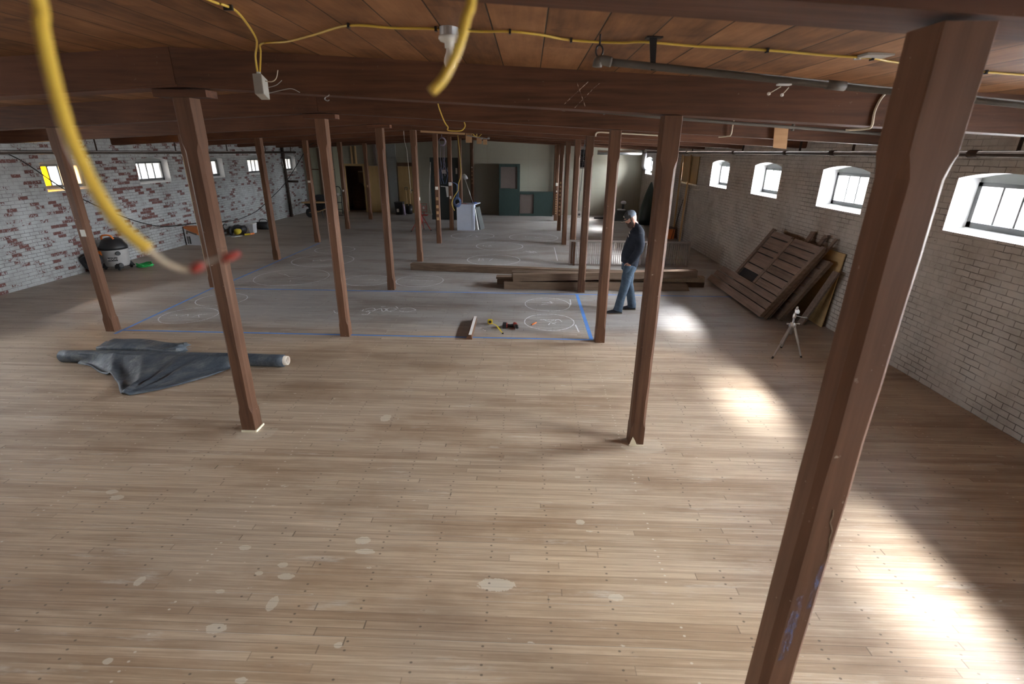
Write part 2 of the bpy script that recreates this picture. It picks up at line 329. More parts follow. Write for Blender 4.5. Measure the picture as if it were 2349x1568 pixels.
def ceil_mat():
    t = NT('ceiling_boards'); s = t.sep(t.obj()); X, Y = s[0], s[1]
    b = t.math('DIVIDE', t.math('SUBTRACT', X, 0.075), 0.285); bi = t.math('FLOOR', b); bf = t.math('FRACT', b); r = t.white(bi)[0]
    ys = t.math('DIVIDE', t.math('ADD', Y, t.math('MULTIPLY', r, 13.0)), 3.7); si = t.math('FLOOR', ys)
    sd = t.white(t.xyz(bi, si, 1.0), '3D')[0]
    g = t.noise(t.xyz(t.math('MULTIPLY', X, 26.0), t.math('MULTIPLY', Y, 1.4), t.math('MULTIPLY', sd, 20.0)), 1.0, 6, 0.65)
    g2 = t.noise(t.xyz(t.math('MULTIPLY', X, 5.0), t.math('MULTIPLY', Y, 2.2), t.math('MULTIPLY', sd, 9.0)), 1.0, 5, 0.6)
    f = t.math('ADD', t.math('MULTIPLY', g, 0.40), t.math('ADD', t.math('MULTIPLY', g2, 0.75), t.math('MULTIPLY', t.math('SUBTRACT', sd, 0.5), 0.28)))
    col = t.ramp(f, [(0.3, (0.085, 0.038, 0.017)), (0.6, (0.23, 0.108, 0.048)), (0.9, (0.39, 0.20, 0.094))])
    kn = t.smooth(t.noise(t.xyz(t.math('MULTIPLY', X, 3.0), t.math('MULTIPLY', Y, 4.2), t.math('MULTIPLY', sd, 7.0)), 1.0, 3), 0.66, 0.74)
    col = t.mix(t.math('MULTIPLY', kn, 0.6), col, (0.08, 0.035, 0.02))
    gap = t.smooth(t.math('ABSOLUTE', t.math('SUBTRACT', bf, 0.5)), t.math('SUBTRACT', 0.485, t.math('MULTIPLY', t.white(t.math('ADD', bi, 0.3))[0], 0.012)), 0.494)
    col = t.mix(gap, col, (0.012, 0.012, 0.008))
    h = t.math('ADD', t.math('MULTIPLY', g, 0.3), t.math('SUBTRACT', 1.0, gap))
    return t.finish(col, 0.62, 0, bump=h, bstr=0.4, bdist=0.008, spec=0.2)
def plaster_mat(name, c1, c2):
    t = NT(name); o = t.obj(); s = t.sep(o)
    n = t.noise(o, 0.6, 5); f2 = t.noise(o, 14, 4)
    col = t.mix(n, c1, c2)
    seam = t.math('MAXIMUM', t.smooth(t.math('ABSOLUTE', t.math('SUBTRACT', t.math('FRACT', t.math('DIVIDE', t.math('ADD', s[2], 0.02), 1.22)), 0.5)), 0.493, 0.497), t.smooth(t.math('ABSOLUTE', t.math('SUBTRACT', t.math('FRACT', t.math('DIVIDE', s[0], 2.44)), 0.5)), 0.4965, 0.4985))
    col = t.mix(t.math('MULTIPLY', seam, 0.35), col, (0.2, 0.19, 0.16))
    st = t.smooth(t.noise(t.xyz(t.math('MULTIPLY', s[0], 2.0), 0.0, t.math('MULTIPLY', s[2], 0.4)), 1.5, 5), 0.55, 0.75)
    col = t.mix(t.math('MULTIPLY', st, 0.25), col, t.mix(1.0, col, (0.7, 0.66, 0.58), 'MULTIPLY'))
    return t.finish(col, 0.7, 0, bump=f2, bstr=0.1, bdist=0.004)
def chalk_mat():
    t = NT('chalk'); o = t.obj()
    n = t.smooth(t.noise(o, 45, 4, 0.7), 0.40, 0.56)
    d = t.n('BsdfDiffuse', Color=(0.82, 0.85, 0.88)); tr = t.n('BsdfTransparent')
    mx = t.t.nodes.new('ShaderNodeMixShader'); t.t.links.new(t.math('ADD', 0.5, t.math('MULTIPLY', n, 0.5)), mx.inputs[0]); t.t.links.new(tr.outputs[0], mx.inputs[1]); t.t.links.new(d.outputs[0], mx.inputs[2])
    t.t.links.new(mx.outputs[0], t.out.inputs[0]); return t.m
def pane_mat(name, col=(1, 1, 1), dirty=0.06, dcol=(0.7, 0.72, 0.72)):
    t = NT(name); o = t.obj()
    tr = t.n('BsdfTransparent', Color=col); gl = t.n('BsdfGlossy', Color=(1, 1, 1), Roughness=0.05); tl = t.n('BsdfTranslucent', Color=dcol)
    fr = t.n('Fresnel', IOR=1.45)
    m1 = t.t.nodes.new('ShaderNodeMixShader'); t.t.links.new(fr.outputs[0], m1.inputs[0]); t.t.links.new(tr.outputs[0], m1.inputs[1]); t.t.links.new(gl.outputs[0], m1.inputs[2])
    m2 = t.t.nodes.new('ShaderNodeMixShader'); sock(t.t, m2.inputs[0], t.math('MULTIPLY', t.math('ADD', 0.5, t.noise(o, 5, 4)), dirty)); t.t.links.new(m1.outputs[0], m2.inputs[1]); t.t.links.new(tl.outputs[0], m2.inputs[2])
    t.t.links.new(m2.outputs[0], t.out.inputs[0]); return t.m
def tarp_mat():
    t = NT('slate_vinyl'); o = t.obj(); s = t.sep(o)
    d1 = t.noise(t.xyz(t.math('MULTIPLY', t.math('ADD', s[0], s[1]), 2.2), t.math('MULTIPLY', t.math('SUBTRACT', s[0], s[1]), 7.0), t.math('MULTIPLY', s[2], 6.0)), 1.0, 6, 0.65)
    f = t.noise(o, 40, 4)
    col = t.ramp(t.math('ADD', t.math('MULTIPLY', d1, 0.85), t.math('MULTIPLY', f, 0.2)), [(0.34, (0.036, 0.046, 0.062)), (0.52, (0.072, 0.088, 0.108)), (0.72, (0.165, 0.175, 0.175))])
    w = t.n('TexVoronoi', {'feature': 'DISTANCE_TO_EDGE'}, Vector=t.xyz(t.math('ADD', s[0], t.math('MULTIPLY', d1, 0.35)), s[1], s[2]), Scale=1.9)
    h = t.math('ADD', t.math('MULTIPLY', t.smooth(w.outputs['Distance'], 0.0, 0.10), 0.35), t.math('MULTIPLY', d1, 1.5))
    return t.finish(col, 0.50, 0, bump=h, bstr=0.4, bdist=0.02, spec=0.4)
def cloth_mat(name, a, b, sc):
    t = NT(name); o = t.obj(); s = t.sep(o)
    w = t.noise(t.xyz(t.math('MULTIPLY', s[0], sc * 0.7), t.math('MULTIPLY', s[1], sc * 0.7), t.math('ADD', t.math('MULTIPLY', s[2], sc * 1.7), t.math('MULTIPLY', s[0], sc * 0.8))), 1.0, 4, 0.6)
    f = t.noise(o, 90, 3)
    col = t.ramp(t.math('ADD', t.math('MULTIPLY', w, 0.8), t.math('MULTIPLY', f, 0.2)), [(0.3, a), (0.72, b)])
    return t.finish(col, 0.88, 0, bump=t.math('ADD', w, 0.0), bstr=0.5, bdist=0.03, spec=0.2)
def smear_mat(nm='blue_chalk_smear', cc=(0.22, 0.24, 0.38), op=0.6):
    t = NT(nm); o = t.obj(); s = t.sep(o)
    n = t.smooth(t.noise(t.xyz(t.math('MULTIPLY', s[0], 60.0), 0.0, t.math('MULTIPLY', s[2], 16.0)), 1.0, 4, 0.7), 0.42, 0.62)
    d = t.n('BsdfDiffuse', Color=cc); tr = t.n('BsdfTransparent')
    mx = t.t.nodes.new('ShaderNodeMixShader'); t.t.links.new(t.math('MULTIPLY', n, op), mx.inputs[0]); t.t.links.new(tr.outputs[0], mx.inputs[1]); t.t.links.new(d.outputs[0], mx.inputs[2])
    t.t.links.new(mx.outputs[0], t.out.inputs[0]); return t.m
M = dict(
    floor=floor_mat(), ceil=ceil_mat(),
    brick_r=brick_mat('painted_brick', 'y', (0.50, 0.46, 0.415), (0.42, 0.385, 0.34), (0.15, 0.07, 0.055), -0.16, (0.095, 0.078, 0.065), 0.62),
    brick_l=brick_mat('flaking_white_brick', 'y', (0.44, 0.455, 0.46), (0.31, 0.318, 0.318), (0.17, 0.065, 0.055), 0.17, (0.12, 0.11, 0.105), 0.7, 0.2),
    brick_o=brick_mat('outer_brick', 'y', (0.085, 0.078, 0.066), (0.07, 0.062, 0.053), (0.06, 0.034, 0.026), 0.15, (0.07, 0.06, 0.055), 0.5),
    plaster=plaster_mat('pale_plaster', (0.36, 0.345, 0.275), (0.30, 0.285, 0.23)), plaster_g=plaster_mat('greenish_plaster', (0.52, 0.53, 0.40), (0.44, 0.45, 0.33)),
    post=wood('post_timber', (0.058, 0.028, 0.016), (0.165, 0.082, 0.048), 'z', 1.0, 0.55, 0.5), beam=wood('beam_timber', (0.042, 0.018, 0.010), (0.145, 0.060, 0.032), 'x', 1.0, 0.6, 0.12),
    old=wood('old_grey_timber', (0.075, 0.050, 0.034), (0.225, 0.155, 0.108), 'x', 1.0, 0.8), old_end=wood('old_timber_end', (0.12, 0.08, 0.05), (0.33, 0.24, 0.16), 'y', 2.0, 0.8),
    barn=wood('barn_board', (0.105, 0.076, 0.060), (0.30, 0.22, 0.175), 'y', 1.0, 0.75), barn_v=wood('barn_stile', (0.09, 0.064, 0.05), (0.24, 0.175, 0.138), 'x', 1.0, 0.75),
    ply=wood('plywood', (0.33, 0.21, 0.095), (0.50, 0.35, 0.17), 'y', 0.5, 0.6), plyz=wood('yellow_board', (0.36, 0.24, 0.105), (0.46, 0.32, 0.15), 'z', 0.5, 0.6),
    pine=wood('new_pine', (0.42, 0.26, 0.12), (0.58, 0.40, 0.21), 'z', 1.0, 0.6), pinex=wood('pine_block', (0.36, 0.20, 0.10), (0.52, 0.32, 0.17), 'x', 1.0, 0.6), darkstud=wood('dark_stud', (0.07, 0.045, 0.03), (0.15, 0.095, 0.06), 'z', 1.0, 0.7),
    smear=smear_mat(), tape=plain('blue_tape', (0.10, 0.25, 0.62), 0.5, var=0.25, scale=4), chalk=chalk_mat(), faint=smear_mat('faint_chalk', (0.55, 0.42, 0.34), 0.75),
    frame=plain('dark_window_frame', (0.10, 0.105, 0.105), 0.5), head=plain('grey_window_head', (0.24, 0.25, 0.24), 0.6), sillm=plain('white_sill', (0.72, 0.72, 0.72), 0.6),
    glass=pane_mat('window_glass'), glass_d=pane_mat('dirty_glass', (0.5, 0.5, 0.5), 0.10), glass_y=pane_mat('yellow_pane', (0.95, 0.62, 0.05), 0.75, (0.95, 0.55, 0.03)), glass_b=pane_mat('brown_pane', (0.5, 0.4, 0.3), 0.5, (0.5, 0.36, 0.22)),
    iron=plain('rusty_iron', (0.055, 0.040, 0.032), 0.8, 0.0, 0.35, spec=0.15), pipe=plain('grey_pipe', (0.12, 0.108, 0.095), 0.65, 0.1, 0.25, spec=0.2), galv=plain('galvanised', (0.55, 0.57, 0.58), 0.35, 0.8), chrome=plain('chrome', (0.72, 0.73, 0.76), 0.28, 0.85),
    yellow=plain('yellow_cable', (0.60, 0.41, 0.065), 0.4, var=0.08), white=plain('white_plastic', (0.75, 0.74, 0.71), 0.45), cream=plain('cream_cable', (0.62, 0.55, 0.42), 0.5), greybox=plain('grey_metal_box', (0.40, 0.38, 0.34), 0.5, 0.2), black=plain('black_plastic', (0.02, 0.02, 0.022), 0.45), blackm=plain('black_metal', (0.025, 0.025, 0.027), 0.4, 0.4), darkgreen=plain('dark_green_paint', (0.022, 0.03, 0.03), 0.5), green=plain('green_paint', (0.028, 0.052, 0.047), 0.5, var=0.15), brownpanel=plain('brown_panel', (0.16, 0.125, 0.11), 0.7), red=plain('red_plastic', (0.32, 0.04, 0.03), 0.4), redpaint=plain('red_paint', (0.36, 0.06, 0.05), 0.5), orange=plain('orange_plastic', (0.72, 0.19, 0.03), 0.5), orange_p=plain('orange_print', (0.62, 0.20, 0.06), 0.6), carton=plain('white_carton', (0.62, 0.62, 0.65), 0.6), bluewhite=plain('bluish_white_paint', (0.60, 0.66, 0.80), 0.5, var=0.06), blue=plain('blue_plastic', (0.06, 0.12, 0.45), 0.5), rope=plain('blue_rope', (0.10, 0.15, 0.30), 0.8), greencord=plain('green_cord', (0.03, 0.42, 0.10), 0.5), tarp=tarp_mat(), coretube=plain('cardboard_core', (0.62, 0.55, 0.46), 0.7), yellowp=plain('yellow_plastic', (0.72, 0.55, 0.04), 0.4), vacgrey=plain('vac_grey', (0.36, 0.35, 0.34), 0.45), rubber=plain('rubber', (0.03, 0.03, 0.03), 0.8), bag=plain('dark_green_sheet', (0.012, 0.022, 0.018), 0.45), skin=plain('skin', (0.56, 0.31, 0.235), 0.5, var=0.10, scale=14), jacket=cloth_mat('navy_jacket', (0.010, 0.012, 0.018), (0.030, 0.036, 0.052), 5), denim=cloth_mat('denim', (0.034, 0.053, 0.078), (0.088, 0.125, 0.172), 6), capb=plain('cap_grey_blue', (0.16, 0.19, 0.24), 0.75), capd=plain('cap_charcoal', (0.035, 0.034, 0.035), 0.75), beard=plain('brown_beard', (0.055, 0.032, 0.024), 0.85, var=0.4, scale=60), shoe=plain('dark_shoe', (0.025, 0.03, 0.04), 0.6), sole=plain('shoe_sole', (0.20, 0.16, 0.12), 0.7), putty=plain('cream_filler', (0.70, 0.63, 0.47), 0.7), gate=plain('brown_steel', (0.24, 0.20, 0.18), 0.55, 0.2), paper=plain('paper', (0.70, 0.67, 0.60), 0.7), purple=plain('mauve_wire', (0.30, 0.25, 0.33), 0.5), bulb=plain('frosted_bulb', (0.72, 0.68, 0.60), 0.25), porcelain=plain('porcelain', (0.68, 0.67, 0.62), 0.25))
# ------------------------------------------------------------ setting: floor, ceiling, walls
def structure(name, bm, mat, label, cat, smooth=False):
    return tag(mk(name, bm, mat, None, smooth), label, cat, None, 'structure')
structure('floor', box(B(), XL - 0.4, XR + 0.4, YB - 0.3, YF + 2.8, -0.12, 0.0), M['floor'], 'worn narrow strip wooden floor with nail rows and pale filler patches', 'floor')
for x0, x1 in ((XL - 0.5, XM), (XM, XR + 0.5)):
    bm = hexa(B(), [(x0, YB - 0.3, zceil(x0)), (x1, YB - 0.3, zceil(x1)), (x1, YF + 2.8, zceil(x1)), (x0, YF + 2.8, zceil(x0)), (x0, YB - 0.3, zceil(x0) + 0.15), (x1, YB - 0.3, zceil(x1) + 0.15), (x1, YF + 2.8, zceil(x1) + 0.15), (x0, YF + 2.8, zceil(x0) + 0.15)])
    structure('ceiling', bm, M['ceil'], 'low pitched ceiling of wide brown boards, %s slope' % ('left' if x0 < XM - 1 else 'right'), 'ceiling')
def window_wall(xi, sg, wins, zs, zh, zt, th=0.36, arch=0.075):
    bm = B(); xo = xi + sg * th; y0, y1 = YB - 0.3, YF + 0.02
    def profile(yc, w, x, dz):
        p = [(yc - w / 2, zs + dz), (yc + w / 2, zs + dz), (yc + w / 2, zh)]
        for k in range(1, 10):
            a = k / 10; y = yc + w / 2 - w * a
            p.append((y, zh + arch * (1 - (2 * a - 1) ** 2)))
        p.append((yc - w / 2, zh)); return [(x, y, z) for y, z in p]
    edges = []
    def loop(pts):
        vs = [bm.verts.new(p) for p in pts]
        es = [bm.edges.new((vs[i], vs[(i + 1) % len(vs)])) for i in range(len(vs))]
        return vs, es
    e_in = []; e_out = []; holes = []
    vi, e = loop([(xi, y0, 0), (xi, y1, 0), (xi, y1, zt), (xi, y0, zt)]); e_in += e
    vo, e = loop([(xo, y0, 0), (xo, y1, 0), (xo, y1, zt), (xo, y0, zt)]); e_out += e
    for yc, w in wins:
        a, e = loop(profile(yc, w, xi, 0)); e_in += e
        b, e = loop(profile(yc, w - 0.06, xo, 0.07)); e_out += e
        holes.append((a, b))
    bmesh.ops.triangle_fill(bm, edges=e_in, use_beauty=True); bmesh.ops.triangle_fill(bm, edges=e_out, use_beauty=True)
    for a, b in holes + [(vi, vo)]:
        n = len(a)
        for i in range(n):
            f = bm.faces.new((a[i], a[(i + 1) % n], b[(i + 1) % n], b[i]))
            if (a, b) != (vi, vo) and i == 0: f.material_index = 1
            elif n > 4: f.material_index = 1
    return bm
structure('wall_right', window_wall(XR, 1, RIGHT_WIN, 1.893, 2.508, zceil(XR) + 0.02), [M['brick_r'], M['sillm']], 'grey-white painted brick wall with four bright arched windows', 'wall')
structure('wall_left', window_wall(XL, -1, LEFT_WIN, 1.83, 2.425, zceil(XL) + 0.02, arch=0.06), [M['brick_l'], M['sillm']], 'flaking white brick wall with many bare red bricks', 'wall')
bm = B(); bx0, bx1, bz = XL - 0.4, XR + 0.4, 3.7
box(bm, bx0, bx1, YB - 0.35, YB, 0, 0.9); box(bm, bx0, bx1, YB - 0.35, YB, 2.7, bz)
_e = [bx0] + [v for xc in BACK_OPEN for v in (xc - 0.9, xc + 0.9)] + [bx1]
for q in range(0, len(_e), 2): box(bm, _e[q], _e[q + 1], YB - 0.35, YB, 0.9, 2.7)
structure('wall_back', bm, M['plaster'], 'pale plaster wall behind the photographer', 'wall')
bm = B()
box(bm, XL, -8.47, YF, YF + 0.2, 0, 3.6); box(bm, -7.57, XR + 0.02, YF, YF + 0.2, 0, 3.6); box(bm, -8.47, -7.57, YF, YF + 0.2, 2.05, 3.6)
structure('wall_far', bm, M['plaster'], 'pale plastered far wall with a dark doorway near its left end', 'wall')
bm = B()
box(bm, -9.6, -9.5, YF + 0.2, YF + 2.7, 0, 3.2); box(bm, -6.9, -6.8, YF + 0.2, YF + 2.7, 0, 3.2); box(bm, -9.6, -6.8, YF + 2.6, YF + 2.7, 0, 3.2)
structure('wall_storeroom', bm, M['brownpanel'], 'dim brown walls of the storeroom seen through the far doorway', 'wall')
bm = B(); box(bm, -8.55, -8.46, YF - 0.05, YF + 0.22, 0, 2.05); box(bm, -7.58, -7.47, YF - 0.05, YF + 0.22, 0, 2.05); box(bm, -8.55, -7.47, YF - 0.05, YF + 0.22, 2.05, 2.14)
structure('trim_doorway', bm, M['plyz'], 'yellowish wooden frame round the far storeroom doorway', 'trim')
# ---- windows: frame set toward the outer face, four panes side by side
def window(i, xi, sg, yc, w, zs, zh, arch, panes, label):
    base = (xi, yc, zs); x = xi + sg * (0.24 if sg > 0 else 0.17)
    o = bpy.data.objects.new('window_%d' % i, None); COL.objects.link(o); o.location = base; tag(o, label, 'window', None, 'structure')
    w2 = w - 0.035; y0, y1 = yc - w2 / 2, yc + w2 / 2; z0, z1 = zs + 0.05, zh - 0.045; fw = 0.062
    bm = B()
    xa, xb = sorted((x, x + sg * 0.07))
    box(bm, xa, xb, y0, y0 + fw, z0, z1); box(bm, xa, xb, y1 - fw, y1, z0, z1); box(bm, xa, xb, y0, y1, z0, z0 + fw); box(bm, xa, xb, y0, y1, z1 - fw * 0.7, z1)
    iw = (w2 - 2 * fw) / 4
    xa2, xb2 = sorted((x + sg * 0.02, x + sg * 0.05))
    for k in (1, 2, 3):
        y = y0 + fw + iw * k; box(bm, xa2, xb2, y - 0.014, y + 0.014, z0 + fw, z1 - fw * 0.7)
    mk('window_frame', bm, M['frame'], o, base=base)
    # boarded arch over the sash
    bm = B(); n = 12; ra = []; rb = []
    for k in range(n + 1):
        a = k / n; y = y0 + w2 * a; z = zh + arch * (1 - (2 * a - 1) ** 2) + 0.004
        ra.append((y, z))
    xs_ = sorted((x + sg * 0.015, x + sg * 0.06))
    loft(bm, [[(xs_[0], y, z1 - 0.002) for y, z in ra] + [(xs_[0], y, z) for y, z in reversed(ra)], [(xs_[1], y, z1 - 0.002) for y, z in ra] + [(xs_[1], y, z) for y, z in reversed(ra)]])
    mk('window_head', bm, M['head'], o, base=base)
    for k in range(4):
        y = y0 + fw + iw * k
        bm = box(B(), *sorted((x + sg * 0.033, x + sg * 0.037)), y, y + iw, z0 + fw - 0.004, z1 - fw * 0.7 + 0.004)
        p = mk('pane', bm, M[panes[k]], o, base=base)
        if panes[k] == 'glass_y': p['label'] = 'yellow pane'
        if panes[k] == 'glass_d': p['label'] = 'grimy grey pane'
k = 0
ordw = ['', '', '', 'nearest arched window in the right wall, behind the near timber post', 'arched window above the leaning barn doors in the right wall', 'third arched window back along the right wall, past the barn doors', 'smallest looking unboarded arched window of the right wall', 'right wall window mostly covered by a yellow board', 'hidden far window of the right wall', 'farthest right wall window beside the silver duct']
for j, (yc, w) in enumerate(RIGHT_WIN):
    k += 1; window(k, XR, 1, yc, w, 1.893, 2.508, 0.075, ['glass'] * 4, ordw[j] or 'right wall window out of view behind the photographer')
ordl = ['', '', '', '', '', 'left wall window with a bright yellow pane', 'bright four pane window in the left wall, next after the yellow pane one', 'left wall window half hidden behind the big timber post', 'window in the left wall just left of the iron drainpipe', 'left wall window nearest the far end of the room']
for j, (yc, w) in enumerate(LEFT_WIN):
    k += 1
    window(k, XL, -1, yc, w, 1.83, 2.425, 0.06, ['glass_y', 'glass_d', 'glass_b', 'glass_b'] if j == 5 else (['glass'] * 4 if j < 7 else ['glass_d'] * 4), ordl[j] or 'left wall window out of view behind the photographer')
# building across the yard, seen through the far left windows
single('neighboring_building', box(B(), -20, -15, 10.5, 40, -6, 9), M['brick_o'], 'pale brick building seen through the far left windows', 'building', kind='structure')
# ------------------------------------------------------------ roof beams
bnames = ['nearest, out of focus ceiling beam at the picture top', 'second ceiling beam back, the one behind the bare bulb', 'third ceiling beam back, the one with the wood block', 'fourth ceiling beam back from the photographer', 'fifth ceiling beam back from the photographer', 'sixth ceiling beam back from the photographer', 'seventh ceiling beam back from the photographer', 'eighth ceiling beam back from the photographer', 'ceiling beam lying against the far wall']
BEAMY = [1.655 + DY * n - (0.04 if n else 0.0) for n in range(9)]
BEAMY[8] = 23.80
for n in range(9):
    y0, y1 = BEAMY[n] - 0.12, BEAMY[n] + 0.12
    zb_ = (lambda x: 3.097 + 0.058 * (1.07 - x) if x > XM - 0.01 else 3.32 - 0.05 * (XM - x)) if n == 0 else zbeam
    for sd, xs in (('left', [XL, XLL, XM - 0.002]), ('right', [XM + 0.002, XRR, XR])):
        bm = loft(B(), [[(x, y0, zb_(x)), (x, y1, zb_(x)), (x, y1, zceil(x)), (x, y0, zceil(x))] for x in xs])
        bmesh.ops.bevel(bm, geom=[e for e in bm.edges if abs((e.verts[0].co - e.verts[1].co).normalized().x) > 0.8 and max(v.co.z - zb_(v.co.x) for v in e.verts) < 0.05], offset=0.016, segments=2, affect='EDGES')
        single('ceiling_beam', bm, M['beam'], '%s half of the ' % sd + bnames[n], 'beam', 'ceiling beams across the room', 'thing', base=(xs[1], BEAMY[n], zbeam(xs[1])))
# chalked X on the second beam
bm = B()
yb = BEAMY[1] - 0.1215
def mark(bm, pts, w=0.0045):
    for a, b in zip(pts, pts[1:]): obox(bm, (a[0], yb, a[1]), (b[0], yb, b[1]), 0.001, w)
mark(bm, [(0.27, 3.10), (0.45, 3.26)]); mark(bm, [(0.36, 3.26), (0.44, 3.08)]); mark(bm, [(0.35, 3.07), (0.50, 3.22)]); mark(bm, [(0.50, 3.22), (0.54, 3.25)])
single('chalk_cross', bm, M['faint'], 'faint chalked X on the front of the second ceiling beam', 'chalk mark', base=(0.4, yb, 3.07))
# ------------------------------------------------------------ timber posts
POSTS = {'M': {1: (-2.845, 4.417), 2: (-2.832, 7.265), 3: (-2.835, 10.09), 4: (-2.819, 12.976), 5: (-2.786, 15.789), 6: (-2.79, 18.594), 7: (-2.80, 21.45), 8: (-2.55, 23.72)},
         'R': {0: (1.146, 1.545), 1: (1.14, 4.35), 2: (1.158, 7.229), 3: (1.157, 10.158), 4: (1.185, 12.97), 5: (1.172, 15.9), 6: (1.18, 18.89), 7: (1.195, 21.775), 8: (1.22, 23.74)},
         'L': {2: (-6.615, 7.28), 3: (-6.613, 10.05), 4: (-6.625, 12.89), 5: (-6.62, 15.6), 6: (-6.65, 18.52), 7: (-6.626, 21.32)}}
PL = {('M', 1): 'big timber post standing over the vinyl roll', ('M', 2): 'timber post at the near tape line, right of the vinyl roll', ('M', 3): 'timber post at the far tape line between two chalk circles', ('M', 4): 'timber post at the left end of the long loose beam', ('M', 5): 'tag-covered timber post in front of the black board', ('M', 6): 'thin timber post touching the left side of the white cabinet', ('M', 7): 'dark timber post behind the white cabinet', ('M', 8): 'dark timber post against the far wall behind the leaning pole lamp',
      ('R', 0): 'huge near timber post, running off the bottom of the picture', ('R', 1): 'timber post just right of the man in the cap', ('R', 2): 'timber post just left of the man in the cap, by the tape corner', ('R', 3): 'timber post at the far tape line in front of the stacked old beams', ('R', 4): 'timber post behind the left end of the steel grille', ('R', 5): 'timber post left of the steel grille beside a chalk line', ('R', 6): 'timber post right of the farthest chalk circle', ('R', 7): 'timber post with rows of small brown tags near the green cabinet', ('R', 8): 'timber post against the far wall at the end of the low green cabinet',
      ('L', 2): 'leaning-looking timber post at the left corner of the blue tape', ('L', 3): 'timber post mostly hidden behind the big timber post by the vinyl roll', ('L', 4): 'timber post in the left row just beyond the power tools', ('L', 5): 'timber post in the left row in front of the wheelbarrow', ('L', 6): 'dark timber post in the left row left of the storeroom doorway', ('L', 7): 'dark timber post in the left row right of the storeroom doorway'}
def post(row, n):
    cx, yf = POSTS[row][n]; h = 0.0716; cyy = yf + h; zt = (3.085 if (row, n) == ('R', 0) else zbeam(cx)) - (0.067 if row == 'M' and n in (1, 2, 3) else 0.0) - 0.006
    c = 0.026
    def sq(z, c): 
        c = max(c, 0.004); a = h
        return [(cx - a + c, cyy - a, z), (cx + a - c, cyy - a, z), (cx + a, cyy - a + c, z), (cx + a, cyy + a - c, z), (cx + a - c, cyy + a, z), (cx - a + c, cyy + a, z), (cx - a, cyy + a - c, z), (cx - a, cyy - a + c, z)]
    rnd = random.Random(n * 7 + ord(row)); zf = 0.19 + rnd.random() * 0.04
    zs = [(0, .004), (zf, .004), (zf + .035, c * .7), (zf + .07, c)]
    zz = zf + .07; top = zt - 0.30 - rnd.random() * 0.05
    while zz + 0.25 < top - .08: zz += 0.22; zs.append((zz, c + (rnd.random() - .5) * 0.006))
    zs += [(top - .07, c), (top - .03, c * .6), (top, .004), (zt, .004)]
    bm = loft(B(), [sq(z, cc) for z, cc in zs])
    o = single('timber_post', bm, M['post'], 'brown chamfered ' + PL[(row, n)], 'post', 'chamfered timber posts in rows', 'thing', base=(cx, cyy, 0))
    return o
PO = {}
for row in POSTS:
    for n in POSTS[row]: PO[(row, n)] = post(row, n)
def on_post(row, n, name, bm, mat, label=None):
    o = PO[(row, n)]; p = mk(name, bm, mat, o, base=o.location)
    if label: p['label'] = label
    return p
for n in (1, 2, 3):
    cx, yf = POSTS['M'][n]; zt = zbeam(cx) - 0.016
    on_post('M', n, 'bearing_plate', box(B(), cx - 0.22, cx + 0.22, yf - 0.01, yf + 0.153, zt - 0.055, zt), M['beam'], 'flat wooden pad under the beam joint')
def ptag(row, n, z, w, hgt, mat='paper', dx=0.0, side='f'):
    cx, yf = POSTS[row][n]
    if side == 'f': bm = box(B(), cx + dx - w / 2, cx + dx + w / 2, yf - 0.004, yf - 0.0005, z, z + hgt)
    else: bm = box(B(), cx + 0.0722, cx + 0.076, yf + 0.07 + dx - w / 2, yf + 0.07 + dx + w / 2, z, z + hgt)
    on_post(row, n, 'tag', bm, M[mat], 'pale paper tag' if mat == 'paper' else 'brown number tag')
ptag('L', 2, 1.50, 0.075, 0.10, 'paper', 0.03); ptag('M', 4, 1.56, 0.07, 0.08, 'paper', 0.0, 's'); ptag('L', 5, 1.80, 0.08, 0.06)
ptag('R', 7, 1.42, 0.10, 0.12); ptag('R', 7, 1.17, 0.05, 0.06); ptag('M', 5, 1.63, 0.09, 0.09); ptag('M', 6, 1.12, 0.06, 0.10)
for z in (1.40, 1.16, 0.98, 0.80): ptag('M', 5, z - 0.08, 0.075, 0.09, 'pinex')
for q in range(9): ptag('R', 7, 0.28 + q * 0.095, 0.05, 0.05, 'pinex'); ptag('R', 6, 0.55 + q * 0.14, 0.055, 0.07, 'pinex', -0.01)
for q in range(5): ptag('M', 8, 1.35 + q * 0.17, 0.045, 0.05, 'paper' if q in (4,) else 'pinex')
ptag('L', 6, 1.33, 0.05, 0.06); ptag('L', 7, 1.30, 0.05, 0.09, 'pinex')
# plaster filler round the foot of the two nearest full posts
cx, yf = POSTS['M'][1]
bm = B(); obox(bm, (cx - 0.073, yf - 0.006, 0.012), (cx + 0.078, yf - 0.006, 0.010), 0.012, 0.022); obox(bm, (cx + 0.079, yf - 0.008, 0.012), (cx + 0.08, yf + 0.15, 0.012), 0.012, 0.022)
on_post('M', 1, 'filler_bead', bm, M['putty'], 'cream filler along the foot')
cx, yf = POSTS['R'][1]
bm = B(); vs = [bm.verts.new(p) for p in ((cx - 0.072, yf - 0.003, 0.0), (cx + 0.01, yf - 0.003, 0.0), (cx - 0.015, yf - 0.003, 0.055), (cx - 0.042, yf - 0.003, 0.10), (cx - 0.060, yf - 0.003, 0.045))]; bm.faces.new(vs)
r = bmesh.ops.extrude_face_region(bm, geom=list(bm.faces)); bmesh.ops.translate(bm, vec=(0, 0.0025, 0), verts=[v for v in r['geom'] if isinstance(v, bmesh.types.BMVert)])
box(bm, cx - 0.074, cx + 0.074, yf - 0.012, yf - 0.001, 0, 0.012)
on_post('R', 1, 'filler_bead', bm, M['putty'], 'cream filler at the front corner of the foot')
